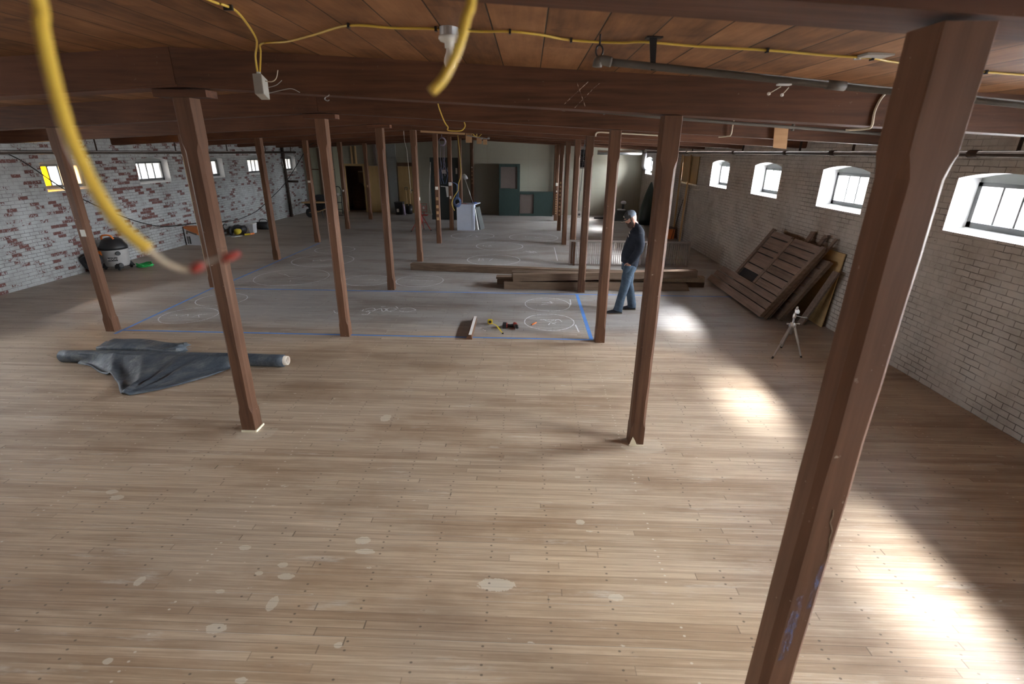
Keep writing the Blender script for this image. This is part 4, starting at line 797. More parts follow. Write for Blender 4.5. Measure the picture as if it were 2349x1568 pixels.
t.part('chuck', tube(B(), [(-0.134, 7.78, 0.038), (-0.122, 7.735, 0.036)], [0.023, 0.016], 12), M['blackm'], smooth=True)
t.part('drill_bit', tube(B(), [(-0.123, 7.738, 0.036), (-0.113, 7.70, 0.033)], 0.004, 6), M['chrome'])
t = T('marker_pen', 'orange marker lying in the near right chalk ring', 'marker', (0.142, 8.04, 0))
t.part('barrel', tube(B(), [(0.11, 7.99, 0.013), (0.19, 8.115, 0.013)], 0.011, 10), M['orange'], smooth=True); t.part('tip', tube(B(), [(0.112, 7.993, 0.013), (0.098, 7.972, 0.012)], [0.010, 0.006], 8), M['black'])
for (x, y, s_, lab) in ((-0.735, 7.80, .012, 'tiny pale wood chip farthest back beside the white edged offcut'), (-0.69, 7.72, .01, 'tiny pale wood chip in the middle of three by the offcut'), (-0.655, 7.66, .015, 'pale wood chip nearest the tape measure blade')):
    bm = bmesh.ops.create_icosphere; b_ = B(); bm(b_, subdivisions=1, radius=s_); bmesh.ops.scale(b_, vec=(1, .8, .5), verts=b_.verts); bmesh.ops.translate(b_, vec=(x, y, s_ * .5), verts=b_.verts)
    single('wood_chip', b_, M['paper'], lab, 'wood chip', 'wood chips by the offcut')
# ------------------------------------------------------------ the man
YM = 8.93
t = T('person', 'bearded man in cap, dark jacket and jeans looking down, hand in pocket', 'person', (1.82, YM, 0))
F = Vector((-math.cos(math.radians(30)), 0, -math.sin(math.radians(30)))); U = Vector((-math.sin(math.radians(30)), 0, math.cos(math.radians(30)))); Lt = Vector((0, -1, 0)); HC = Vector((1.805, YM, 1.680))
def hp(f, u, l): return HC + F * f + U * u + Lt * l
def ringh(u, ff, fb, w, n=20, df=0.0):
    out = []
    for q in range(n):
        a = 2 * math.pi * q / n; c = math.cos(a); out.append(hp(df + (ff if c > 0 else fb) * c, u, w * math.sin(a)))
    return out
bm = B()
# head: chin to crown, broader skull at the back
loft(bm, [ringh(u, ff, fb, w) for u, ff, fb, w in ((-.125, .070, .0, .026), (-.115, .092, .015, .045), (-.09, .098, .045, .060), (-.055, .098, .075, .068), (-.02, .097, .092, .073), (.02, .094, .100, .076), (.06, .094, .102, .077), (.095, .082, .090, .068), (.122, .052, .060, .045), (.134, .02, .02, .018))])
# nose, brow, lips, ears
loft(bm, [[hp(.090, .028, .012), hp(.090, .028, -.012), hp(.104, .028, 0)], [hp(.090, -.005, .016), hp(.090, -.005, -.016), hp(.120, -.005, 0)], [hp(.088, -.022, .018), hp(.088, -.022, -.018), hp(.126, -.020, 0)], [hp(.085, -.032, .012), hp(.085, -.032, -.012), hp(.104, -.032, 0)]])
tube(bm, [hp(.088, .036, .055), hp(.101, .042, .03), hp(.103, .038, 0), hp(.101, .042, -.03), hp(.088, .036, -.055)], 0.009, 6, k=2)
tube(bm, [hp(.092, -.058, .026), hp(.102, -.055, 0), hp(.092, -.058, -.026)], 0.007, 6, k=2)
for sd in (-1, 1):
    loft(bm, [ell(hp(-.005, .0, sd * .070), .012, .020, 10, ux=F, uy=U), ell(hp(-.012, .0, sd * .088), .020, .034, 10, ux=F, uy=U), ell(hp(-.016, .002, sd * .094), .017, .030, 10, ux=F, uy=U)])
# neck
loft(bm, [ell((1.935, YM, 1.47), .075, .085, 16), ell((1.915, YM, 1.53), .062, .066, 16), ell((1.885, YM, 1.58), .060, .060, 16), ell((1.85, YM, 1.64), .060, .060, 16)])
# trunk
tr = [((1.845, YM, .84), .115, .15), ((1.855, YM, .95), .125, .155), ((1.86, YM, 1.05), .135, .16), ((1.885, YM, 1.22), .125, .175), ((1.915, YM, 1.38), .115, .185), ((1.93, YM, 1.47), .085, .14)]
loft(bm, [ell(c, a, b, 20) for c, a, b in tr])
# legs, arms
NL = [(1.85, YM - .09, .88), (1.805, YM - .095, .66), (1.785, YM - .10, .50), (1.73, YM - .125, .28), (1.695, YM - .15, .10), (1.68, YM - .155, .05)]
FL = [(1.86, YM + .09, .88), (1.875, YM + .09, .66), (1.885, YM + .09, .50), (1.945, YM + .095, .28), (1.985, YM + .10, .10), (1.98, YM + .10, .05)]
for lg in (NL, FL): tube(bm, lg, [.085, .08, .06, .055, .045, .04], 12)
NA = [(1.935, YM - .185, 1.42), (1.955, YM - .225, 1.28), (1.945, YM - .235, 1.17), (1.875, YM - .215, 1.04), (1.815, YM - .185, .945)]
FA = [(1.935, YM + .185, 1.42), (1.945, YM + .225, 1.28), (1.93, YM + .235, 1.17), (1.875, YM + .21, 1.04), (1.83, YM + .185, .945)]
HN = []
for ar in (NA, FA):
    tube(bm, ar, [.052, .048, .042, .038, .030], 12)
    w = Vector(ar[-1]); sd = -1 if ar is NA else 1; dn = Vector((-.22, -sd * .18, -.95)).normalized(); sv = Vector((0, -sd, 0)); fv = Vector((-.9, 0, .45)).normalized()
    loft(bm, [ell(w + dn * .0, .026, .018, 10, ux=fv, uy=(0, 1, 0)), ell(w + dn * .035, .038, .017, 10, ux=fv, uy=(0, 1, 0)), ell(w + dn * .075, .042, .016, 10, ux=fv, uy=(0, 1, 0)), ell(w + dn * .092, .038, .013, 10, ux=fv, uy=(0, 1, 0))])
    for q, (off, ln) in enumerate(((.029, .070), (.010, .080), (-.009, .075), (-.027, .058))):
        a0 = w + dn * .085 + fv * off
        tube(bm, [a0, a0 + dn * ln * .45 + sv * .004, a0 + dn * ln * .78 + sv * .014, a0 + dn * ln + sv * .026], [.0095, .009, .0085, .0075], 8)
    a0 = w + dn * .03 + fv * .03
    tube(bm, [a0, a0 + fv * .030 + dn * .025, a0 + fv * .040 + dn * .052, a0 + fv * .040 + dn * .072], [.012, .0115, .010, .008], 8)
body = t.part('body', bm, M['skin'], smooth=True); remesh(body, 0.0068, 3)
# eyes
for sd in (-1, 1):
    t.part('eye', loft(B(), [ell(hp(.088, .012, sd * .033), .0, .0, 8, ux=Lt, uy=U), ell(hp(.092, .012, sd * .033), .013, .005, 8, ux=Lt, uy=U), ell(hp(.0945, .012, sd * .033), .008, .003, 8, ux=Lt, uy=U)]), M['beard'])
# beard
bm = B()
loft(bm, [ringh(u, ff, fb, w, 20, df) for u, ff, fb, w, df in ((-.150, .028, .02, .022, .055), (-.138, .052, .045, .042, .045), (-.115, .080, .05, .060, .030), (-.085, .094, .04, .069, .018), (-.060, .095, .03, .073, .012), (-.035, .070, .02, .0745, .010))])
bd = t.part('beard', bm, M['beard'], smooth=True)
t.part('moustache', tube(B(), [hp(.080, -.060, .042), hp(.100, -.046, .022), hp(.106, -.040, 0), hp(.100, -.046, -.022), hp(.080, -.060, -.042)], [.007, .010, .011, .010, .007], 8, k=2), M['beard'], bd, smooth=True)
for sd in (-1, 1):
    t.part('sideburn', loft(B(), [ell(hp(.025, -.06, sd * .071), .020, .006, 8, ux=F, uy=Lt), ell(hp(.018, -.01, sd * .0755), .014, .004, 8, ux=F, uy=Lt), ell(hp(.014, .03, sd * .077), .010, .003, 8, ux=F, uy=Lt)]), M['beard'], bd, smooth=True)
# cap: dark front panels, grey-blue back, curved brim
bm = B()
cr = [(.028, .100, .108, .083), (.05, .103, .111, .085), (.08, .100, .108, .083), (.11, .083, .092, .070), (.135, .052, .060, .046), (.147, .018, .022, .016)]
loft(bm, [ringh(u, ff, fb, w, 24) for u, ff, fb, w in cr])
cap = t.part('cap', bm, [M['capb'], M['capd']], smooth=True)
for pl in cap.data.polygons:
    if (pl.center + t.base - HC).dot(F) > 0.012: pl.material_index = 1
bm = B(); rows = []
for q in range(13):
    a = -1.15 + 2.3 * q / 12; r0 = hp(.100 * math.cos(a), .040, .084 * math.sin(a)); ext = .078 * max(0.15, math.cos(a * .95))
    r1 = hp(.100 * math.cos(a) + ext, .030 - .02 * (1 - math.cos(a)), .086 * math.sin(a)); rm = r0.lerp(r1, .5) + U * .006
    rows.append([r0, rm, r1, r1 - U * .005, rm - U * .005, r0 - U * .005])
loft(bm, rows)
t.part('brim', bm, M['capd'], cap, smooth=True)
t.part('brim_edge', tube(B(), [r[2] - U * .0025 for r in rows], 0.0035, 6), M['cream'], cap, smooth=True, label='pale frayed brim edge')
t.part('cap_patch', hexa(B(), [hp(.098, .075, .028), hp(.098, .075, -.028), hp(.094, .100, -.026), hp(.094, .100, .026), hp(.106, .075, .028), hp(.106, .075, -.028), hp(.098, .100, -.026), hp(.098, .100, .026)]), M['paper'], cap, label='pale worn patch')
# jacket
bm = B()
def ringj(cx, z, af, ab, b, tilt=0.0, n=24):
    out = []
    for q in range(n):
        a = 2 * math.pi * q / n; c = math.cos(a); x = cx - (af if c > 0 else ab) * c
        out.append((x, YM + b * math.sin(a), z - tilt * c))
    return out
loft(bm, [ringj(1.85, .875, .155, .14, .178, -.045), ringj(1.855, .95, .162, .155, .182, -.03), ringj(1.865, 1.04, .178, .155, .185), ringj(1.875, 1.12, .170, .150, .19), ringj(1.895, 1.25, .155, .145, .205), ringj(1.915, 1.36, .140, .142, .215), ringj(1.93, 1.44, .125, .128, .205), ringj(1.94, 1.495, .100, .095, .155), ringj(1.935, 1.545, .078, .062, .085), ringj(1.925, 1.59, .070, .055, .072, -.03)])
for ar in (NA, FA):
    q = [Vector(p) for p in ar]; q[0] = q[0] + Vector((0, .03 if ar is NA else -.03, .005))
    tube(bm, q, [.086, .082, .074, .068, .058], 14)
jk = t.part('jacket', bm, M['jacket'], smooth=True); remesh(jk, 0.011, 4)
t.part('collar', loft(B(), [ringj(1.93, 1.53, .082, .066, .088, -.02), ringj(1.925, 1.60, .078, .060, .080, -.035), ringj(1.925, 1.60, .070, .052, .072, -.035), ringj(1.93, 1.53, .07, .055, .075, -.02)], caps=False), M['jacket'], jk, smooth=True)
for ar in (NA, FA):
    e = Vector(ar[-1]); d0 = (Vector(ar[-1]) - Vector(ar[-2])).normalized()
    t.part('cuff', tube(B(), [e - d0 * .035, e + d0 * .012], .053, 14), M['jacket'], jk, smooth=True)
for a, b in (((1.792, 1.465), (1.800, 1.425)), ((1.776, 1.41), (1.786, 1.37))):
    t.part('zip_pull', tube(B(), [(a[0] - .01, YM - .075, a[1]), (b[0] - .014, YM - .085, b[1])], .0045, 6), M['paper'], jk, label='pale cord end on the chest')
# jeans
bm = B()
loft(bm, [ringj(1.85, .99, .125, .135, .162), ringj(1.85, .90, .128, .138, .172), ringj(1.85, .80, .122, .130, .172), ringj(1.85, .735, .10, .11, .13)])
for lg, rad in ((NL, [.100, .094, .082, .075, .080, .086]), (FL, [.100, .096, .084, .078, .080, .086])):
    q = [Vector(p) for p in lg]; q[-1].z = .045
    tube(bm, q, rad, 16)
for ar, sd in ((NA, -1), (FA, 1)):
    w = Vector(ar[-1]); dn = Vector((-.22, -sd * .18, -.95)).normalized()
    loft(bm, [ell(w + dn * q_, a_, b_, 14, ux=(1, 0, 0), uy=(0, 1, 0)) for q_, a_, b_ in ((.062, .058, .036), (.10, .064, .044), (.16, .058, .044), (.21, .04, .03))])
jn = t.part('jeans', bm, M['denim'], smooth=True); remesh(jn, 0.010, 3)
# shoes: toes point left
for (hx, hy, ln, yaw) in ((1.765, YM - .155, .285, .10), (2.06, YM + .10, .275, .02)):
    def sp(f, w, z): return Vector((hx - f * math.cos(yaw) * ln, hy - f * math.sin(yaw) * ln + w, z))
    rr = []
    for f, w, h in ((0.0, .028, .055), (.06, .036, .085), (.25, .040, .098), (.42, .042, .085), (.60, .047, .062), (.80, .047, .047), (.94, .034, .036), (1.0, .014, .025)):
        rr.append([sp(f, w * math.cos(a), .012 + max(0, h * math.sin(a)) if math.sin(a) > -.2 else .012) for a in [2 * math.pi * q / 14 for q in range(14)]])
    sh = t.part('shoe', loft(B(), rr), M['shoe'], smooth=True)
    t.part('sole', loft(B(), [[sp(f, w * s_, z) for s_, z in ((-1, 0.0), (1, 0.0), (1, .018), (-1, .018))] for f, w in ((-.01, .030), (.06, .040), (.35, .041), (.62, .050), (.82, .049), (.95, .036), (1.01, .014))]), M['sole'], sh)
    t.part('lace', tube(B(), [sp(.42, -.022, .088), sp(.46, .022, .090), sp(.52, -.022, .080), sp(.56, .022, .074)], .004, 6), M['black'], sh)
# ------------------------------------------------------------ overhead wiring
def ztop(x): return zceil(x) - 0.010
t = T('ceiling_cable', 'yellow cable stapled along the ceiling from the bulb holder to the right', 'cable', (0, 3.15, 3.35))
ptsB = [(-1.955, 4.03, 3.33), (-1.945, 4.04, 3.405), (-1.90, 3.95, 3.425), (-1.82, 3.874, 3.428), (-1.626, 3.778, 3.419), (-1.339, 3.505, 3.407), (-1.013, 3.177, 3.392), (-0.771, 3.182, 3.382), (-0.522, 3.143, 3.371), (-0.283, 3.147, 3.360), (-0.115, 3.106, 3.353), (0.051, 3.149, 3.346), (0.225, 3.24, 3.338), (0.495, 3.238, 3.326), (0.628, 3.178, 3.32), (0.928, 3.215, 3.307), (1.315, 3.216, 3.29), (1.68, 3.264, 3.274), (1.928, 3.269, 3.263), (2.13, 3.348, 3.254), (2.749, 3.487, 3.227), (3.6, 3.52, 3.19), (4.9, 3.5, 3.13)]
ptsB = [(-1.948, 3.975, 3.235)] + ptsB
t.part('cable_run', tube(B(), ptsB, 0.0065, 8, k=5), M['yellow'], smooth=True)
for x, y in ((-1.013, 3.177), (-0.522, 3.143), (-0.115, 3.106), (0.225, 3.24), (1.315, 3.216), (1.93, 3.27), (2.75, 3.487)):
    t.part('staple', box(B(), x - .006, x + .006, y - .014, y + .014, ztop(x) - .013, zceil(x)), M['blackm'])
t = T('ceiling_cable', 'yellow cable looping off the ceiling down into the hanging grey box', 'cable', (-1.6, 3.2, 3.41))
t.part('cable_run', tube(B(), [(-1.62, 2.2, 3.415), (-1.557, 2.789, 3.416), (-1.534, 2.86, 3.415), (-1.533, 2.975, 3.415), (-1.615, 3.236, 3.413), (-1.80, 3.70, 3.424), (-1.90, 3.90, 3.41), (-1.962, 3.985, 3.36), (-1.960, 3.975, 3.235)], 0.0065, 8, k=5), M['yellow'], smooth=True)
t.part('staple', box(B(), -1.555, -1.51, 2.90, 2.915, 3.40, zceil(-1.53)), M['blackm'])
t = T('junction_box', 'grey metal box dangling from yellow cables in front of the second beam', 'electrical box', (-1.93, 3.9, 3.05))
hv = Vector((-0.028, 0.063, 0.137)); dv = Vector((0.006, 0.073, -0.034)); wv_ = Vector((0.067, -0.004, 0.0)); b0_ = Vector((-1.957, 3.88, 3.113))
bm = hexa(B(), [b0_, b0_ + wv_, b0_ + wv_ + dv, b0_ + dv, b0_ + hv, b0_ + wv_ + hv, b0_ + wv_ + dv + hv, b0_ + dv + hv])
bmesh.ops.bevel(bm, geom=list(bm.edges), offset=0.003, segments=2, affect='EDGES')
t.part('case', bm, M['greybox'])
t.part('bare_wire', tube(B(), [(-1.89, 3.93, 3.20), (-1.84, 3.92, 3.195), (-1.80, 3.91, 3.215), (-1.775, 3.9, 3.265)], 0.003, 6, k=4), M['cream'], smooth=True)
t.part('bare_wire', tube(B(), [(-1.89, 3.95, 3.16), (-1.82, 3.94, 3.175), (-1.77, 3.93, 3.205)], 0.002, 6, k=4), M['galv'], smooth=True)
t.part('bare_wire', tube(B(), [(-1.89, 3.96, 3.125), (-1.78, 3.97, 3.15), (-1.72, 3.97, 3.155), (-1.66, 3.95, 3.13)], 0.0025, 6, k=4), M['galv'], smooth=True)
t.part('cable_clamp', tube(B(), [(-1.953, 3.975, 3.228), (-1.953, 3.978, 3.262)], 0.015, 8), M['galv'])
c = Vector((-0.45, 3.14, zceil(-0.45)))
t = T('ceiling_bulb', 'bare frosted bulb in a porcelain holder on the ceiling', 'light bulb', c)
t.part('back_box', lathe(B(), [(0, -.0), (.052, -.0), (.052, -.042), (0, -.042)], c, 20), M['galv'])
t.part('holder', lathe(B(), [(0, -.042), (.058, -.042), (.060, -.056), (.05, -.068), (.027, -.075), (.026, -.10), (0, -.10)], c, 20), M['porcelain'], smooth=True)
t.part('bulb', lathe(B(), [(0, -.10), (.018, -.10), (.02, -.118), (.031, -.148), (.034, -.170), (.028, -.192), (.012, -.205), (0, -.207)], c, 18), M['bulb'], smooth=True)
t = T('cover_plate', 'pale square plate fixed to the ceiling boards left of the near post', 'plate', (1.90, 3.22, 3.27))
zc = zceil(1.92)
t.part('plate', box(B(), 1.84, 1.99, 3.17, 3.29, zc - .012, zc + .001), M['greybox']); t.part('knockout', lathe(B(), [(0, 0), (.02, 0), (.02, -.012), (0, -.012)], (1.855, 3.28, zc - .004), 10), M['galv'])
t = T('porcelain_insulators', 'two small white insulators on strings below the ceiling pipe', 'insulator', (1.39, 3.08, 3.05))
t.part('strap', box(B(), 1.355, 1.425, 3.085, 3.115, zp(1.39) - .026, zp(1.39) - .0185), M['white'])
for a, b in (((1.368, 3.085, 3.094), (1.304, 3.07, 3.058)), ((1.412, 3.085, 3.090), (1.376, 3.07, 3.052))):
    w_ = t.part('string', tube(B(), [a, b], .002, 6), M['cream']); t.part('knob', lathe(B(), [(0, -.009), (.007, -.006), (.009, 0), (.007, .006), (0, .009)], b, 10), M['porcelain'], w_, smooth=True)
def wire(name, pts, r, mat, lab, cat='cable', group=None, k=5, kk=8):
    return single(name, tube(B(), pts, r, kk, k=k), M[mat], lab, cat, group, base=pts[0], smooth=True)
yb1 = BEAMY[1] - .13
wire('cream_cable', [(2.74, yb1, 3.21), (2.70, yb1, 3.15), (2.68, yb1, 3.06), (2.685, yb1, 2.965), (2.66, yb1 + .03, 2.945), (2.56, yb1 + .12, 2.938)], .009, 'cream', 'cream cable bent down the second beam beside the near post')
yb2 = BEAMY[2] - .155
wire('cream_cable', [(2.665, yb2, 3.19), (2.655, yb2, 3.10), (2.65, yb2, 2.985), (2.62, yb2 + .03, 2.965), (2.53, yb2 + .1, 2.955)], .009, 'cream', 'cream cable bent down the third beam left of the wood block')
yb3 = BEAMY[3] - .14
wire('cream_conduit', [(1.235, yb3, 3.02), (1.24, yb3, 3.07), (1.30, yb3, 3.095), (1.55, yb3, 3.085), (2.3, yb3, 3.055), (2.36, yb3, 3.04)], .014, 'cream', 'pale conduit elbow along the fourth beam behind the post beside the man')
wire('cream_cable', [(1.45, BEAMY[4] - .13, 3.05), (1.45, BEAMY[4] - .13, 2.93), (1.42, BEAMY[4] - .13, 2.91)], .012, 'cream', 'short pale cable end dropping from the fifth beam')
single('wood_block', hexa(B(), [(3.225, yb2 - .01, 2.83), (3.40, yb2 - .01, 2.815), (3.40, yb2 + .005, 2.815), (3.225, yb2 + .005, 2.83), (3.195, yb2 - .01, 3.085), (3.375, yb2 - .01, 3.075), (3.375, yb2 + .005, 3.075), (3.195, yb2 + .005, 3.085)]), M['pinex'], 'orange brown wood block nailed to the third beam, hanging below it', 'wood block')
# second yellow cable run further back
wire('hanging_cable', [(-1.19, 6.9, zceil(-1.19) - .01), (-1.16, 6.9, 3.32), (-1.14, 6.9, 3.238), (-1.08, 6.9, 3.087), (-1.04, 6.9, 3.03), (-1.045, 6.9, 2.995), (-0.98, 6.9, 2.985), (-0.87, 6.9, 2.99), (-0.82, 6.9, 3.04), (-0.83, 6.9, 3.09)], .008, 'yellow', 'yellow cable hanging below the third beam and hooking right')
single('flat_stick', obox(B(), (-2.62, 12.96, zbeam(-2.62) - .023), (-1.55, 12.96, zbeam(-1.55) - .023), 0.03, 0.045), M['pinex'], 'orange brown stick fixed level under the fifth beam', 'stick')
t = T('box_cluster', 'wood blocks with electrical boxes and yellow wire ends under the sixth beam', 'electrical boxes', (-1.5, 15.5, 3.1))
for x, z0_, z1_, w in ((-1.74, 2.97, 3.255, .17), (-1.44, 2.94, 3.115, .14), (-1.27, 2.92, 3.06, .11)): t.part('wood_block', box(B(), x - w / 2, x + w / 2, 15.45, 15.56, z0_, z1_), M['pinex'])
t.part('cable_end', tube(B(), [(-1.95, 15.0, 3.40), (-1.68, 15.3, 3.25), (-1.50, 15.42, 3.115)], .010, 8, k=4), M['yellow'], smooth=True)
for e in ((-1.50, 15.4, 3.24), (-1.36, 15.4, 3.20), (-1.62, 15.4, 3.16)): t.part('cable_end', tube(B(), [(-1.50, 15.43, 3.115), ((-1.50 + e[0]) / 2, 15.42, 3.14), e], .010, 8, k=3), M['yellow'], smooth=True)
t.part('conduit', tube(B(), [(-1.78, 15.44, 3.16), (-1.6, 15.42, 3.13), (-1.35, 15.43, 3.10), (-1.16, 15.43, 3.07)], .014, 8, k=3), M['galv'], smooth=True)
for x in (-1.36, -1.16): t.part('fitting', lathe(B(), [(0, -.03), (.03, -.03), (.03, .03), (0, .03)], (x, 15.43, 3.09), 10, (1, 0, 0)), M['galv'])
wire('drop_cable', [(-2.45, 18.3, zceil(-2.45) - .004), (-2.43, 18.3, 3.2), (-2.40, 18.3, 2.9), (-2.385, 18.3, 2.685), (-2.36, 18.3, 2.3), (-2.355, 18.3, 2.045), (-2.38, 18.3, 1.85), (-2.446, 18.3, 1.681), (-2.47, 18.3, 1.45), (-2.60, 18.3, 1.25), (-2.70, 18.3, 1.05), (-2.70, 18.3, 0.93), (-2.62, 18.3, 0.74)], .014, 'yellow', 'yellow cable dropping from the ceiling beside the white cabinet')
t = T('cable_outlet', 'grey outlet box hanging on a black cord behind the fourth right post', 'outlet box', (1.565, 15.6, 0.97))
t.part('cord', tube(B(), [(1.62, 15.6, zceil(1.6)), (1.60, 15.6, 2.6), (1.58, 15.6, 1.9), (1.545, 15.6, 1.5), (1.555, 15.6, 1.08)], .009, 6, k=4), M['black'], smooth=True)
bm = box(B(), 1.50, 1.63, 15.56, 15.64, 0.88, 1.08); bmesh.ops.bevel(bm, geom=list(bm.edges), offset=.02, segments=2, affect='EDGES'); t.part('box', bm, M['greybox'], smooth=False)
t.part('socket_face', lathe(B(), [(0, 0), (.035, 0), (.035, .006), (0, .006)], (1.565, 15.56, .98), 12, (0, -1, 0)), M['black'])
wire('droopy_cable', [(-10.2, 10.08, 2.62), (-10.2, 10.433, 2.415), (-10.1, 10.97, 1.91), (-9.9, 11.25, 1.62), (-9.6, 11.7, 1.26), (-9.6, 12.424, 0.97), (-9.65, 13.164, 0.79), (-9.85, 14.2, 0.68), (-9.98, 15.0, 0.63), (-10.0, 15.5, 0.58), (-9.95, 17.0, .46), (-9.75, 18.0, .62), (-9.443, 18.3, 0.921), (-8.711, 18.3, 1.532), (-8.143, 18.3, 2.197), (-7.667, 18.3, 2.80), (-7.45, 18.36, zbeam(-7.45))], .012, 'blackm', 'thin dark cable sagging along the left brick wall and up to a beam')
wire('thin_wire', [(-6.697, 10.09, zbeam(-6.7)), (-6.697, 10.09, 2.3), (-6.696, 10.09, 1.2), (-6.697, 10.09, .02)], .008, 'cream', 'thin pale wire running down the post behind the big timber post')
t = T('hook', 'small pale hook under the second beam left of the bulb', 'hook', (-1.6, 4.4, 3.12))
t.part('hook', tube(B(), [(-1.585, 4.33, zbeam(-1.585)), (-1.60, 4.33, zbeam(-1.6) - .012), (-1.62, 4.33, zbeam(-1.6) - .02), (-1.625, 4.33, zbeam(-1.6) - .035), (-1.605, 4.33, zbeam(-1.6) - .045), (-1.59, 4.33, zbeam(-1.6) - .038)], .004, 6, k=3), M['galv'], smooth=True)
wire('grey_wire', [(-3.6, 15.42, zceil(-3.6) - .004), (-3.6, 15.42, 3.02), (-3.55, 15.42, 2.75), (-3.52, 15.4, 2.2), (-3.5, 15.4, 1.7), (-3.49, 15.4, 1.55)], .007, 'greybox', 'thin pale wire hanging left of the tagged post')
bm = B()
for i in range(5): tube(bm, [(-2.93 + .10 * math.cos(a) * (1 + .06 * i), 18.0 + .02 * i, 3.03 + .11 * math.sin(a) * (1 + .05 * i)) for a in [2 * math.pi * q / 20 for q in range(21)]], .010, 6)
tube(bm, [(-2.93, 18.03, 3.12), (-2.95, 18.05, zceil(-2.95) - .02)], .008, 6)
for x in (-.05, .03, .08): tube(bm, [(-2.93 + x, 18.0, 2.95), (-2.95 + x, 18.0, 2.4), (-2.9 + x, 18.0, 1.9 + x)], .008, 6, k=4)
single('wire_coil', bm, M['purple'], 'mauve coil of wire hanging high in front of the black board', 'wire coil', smooth=True)
# ---- big out of focus cords right by the camera
t = T('near_cord', 'thick yellow cord hanging close to the camera at the left, with stripped wire ends', 'cord', (-0.3, 0.36, 2.75))
t.part('sheath', tube(B(), [(-0.350, 0.40, zceil(-.35)), (-0.346, 0.405, 3.0), (-0.339, 0.394, 2.851), (-0.334, 0.384, 2.826), (-0.326, 0.372, 2.788), (-0.316, 0.362, 2.752), (-0.303, 0.357, 2.716), (-0.292, 0.358, 2.694), (-0.281, 0.362, 2.679)], .0045, 12, k=5), M['yellow'], smooth=True)
w1 = t.part('bare_wire', tube(B(), [(-0.281, 0.362, 2.679), (-0.272, 0.364, 2.669), (-0.262, 0.368, 2.663), (-0.255, 0.370, 2.664)], .0022, 8, k=4), M['cream'], smooth=True)
w2 = t.part('bare_wire', tube(B(), [(-0.258, 0.369, 2.664), (-0.246, 0.374, 2.668), (-0.232, 0.379, 2.673)], .0012, 8, k=4), M['greybox'], smooth=True)
t.part('wire_nut', tube(B(), [(-0.2565, 0.369, 2.6625), (-0.2525, 0.370, 2.6645), (-0.2485, 0.371, 2.6665)], [.0032, .0037, .0028], 10), M['red'], w1, smooth=True)
t.part('wire_nut', tube(B(), [(-0.2365, 0.378, 2.6692), (-0.231, 0.380, 2.6715), (-0.2245, 0.382, 2.6735)], [.0034, .0030, .0022], 10), M['red'], w2, smooth=True)
t = T('near_cord', 'thick yellow cord end hanging close to the camera at the top middle', 'cord', (-0.08, 0.6, 2.8))
t.part('sheath', tube(B(), [(-0.05, 0.63, zceil(-.05)), (-0.055, 0.625, 3.1), (-0.062, 0.616, 2.915), (-0.068, 0.605, 2.88), (-0.076, 0.593, 2.85), (-0.089, 0.582, 2.822), (-0.103, 0.576, 2.807)], .0050, 12, k=5), M['yellow'], smooth=True)
# ------------------------------------------------------------ left wall: tools and boxes
cv = Vector((-9.87, 11.62, 0)); t = T('shop_vacuum', 'grey and black shop vacuum by the left brick wall', 'vacuum', cv)
t.part('drum', lathe(B(), [(0, .08), (.235, .08), (.25, .12), (.275, .46), (.27, .48), (0, .48)], cv, 24), M['vacgrey'], smooth=True)
t.part('lid', lathe(B(), [(0, .48), (.285, .48), (.285, .54), (.25, .60), (.20, .70), (.12, .74), (0, .75)], cv, 24), M['black'], smooth=True)
t.part('handle', tube(B(), [cv + Vector((-.15, -.1, .70)), cv + Vector((-.1, -.12, .80)), cv + Vector((.08, -.12, .81)), cv + Vector((.14, -.1, .72))], .02, 8, k=4), M['orange'], smooth=True)
t.part('latch', box(B(), cv.x - .20, cv.x - .12, cv.y - .27, cv.y - .20, .36, .46), M['orange'])
for sx, sy in ((-.2, -.15), (.18, -.2), (.2, .15), (-.15, .2)):
    f_ = t.part('caster_foot', hexa(B(), [cv + Vector((sx - .06, sy - .06, .05)), cv + Vector((sx + .06, sy - .06, .05)), cv + Vector((sx + .06, sy + .06, .05)), cv + Vector((sx - .06, sy + .06, .05)), cv + Vector((sx * .8 - .05, sy * .8 - .05, .16)), cv + Vector((sx * .8 + .05, sy * .8 - .05, .16)), cv + Vector((sx * .8 + .05, sy * .8 + .05, .16)), cv + Vector((sx * .8 - .05, sy * .8 + .05, .16))]), M['black'])
    t.part('caster', lathe(B(), [(0, -.015), (.03, -.015), (.03, .015), (0, .015)], cv + Vector((sx, sy, .030)), 10, (1, 0, 0)), M['rubber'], f_)
for z in (.12, .40): t.part('port', lathe(B(), [(0, 0), (.055, 0), (.045, .05), (0, .05)], cv + Vector((.20, -.16, z)), 14, (.8, -.6, 0)), M['black'])
pl = t.part('badge', obox(B(), cv + Vector((.02, -.272, .27)), cv + Vector((.19, -.195, .27)), .012, .085), M['black'])
text_mesh('badge_lettering', 'RIDGID', 0.062, M['white'], pl, (cv + Vector((.108, -.243, .27))) - cv, (math.pi / 2, 0, math.atan2(.077, .17)))
bm = B()
for i in range(4): tube(bm, [(-10.15 + (.20 - .01 * i) * math.cos(a), 11.55 + .04 * i + .05 * math.sin(a * 2), .22 + (.19 + .01 * i) * math.sin(a)) for a in [2 * math.pi * q / 18 for q in range(19)]], .024, 8)
bmesh.ops.translate(bm, vec=(.05, -.42, 0.0), verts=bm.verts)
single('vacuum_hose', bm, M['black'], 'coiled black hose behind the shop vacuum', 'hose', smooth=True)
bm = B(); rnd = random.Random(3)
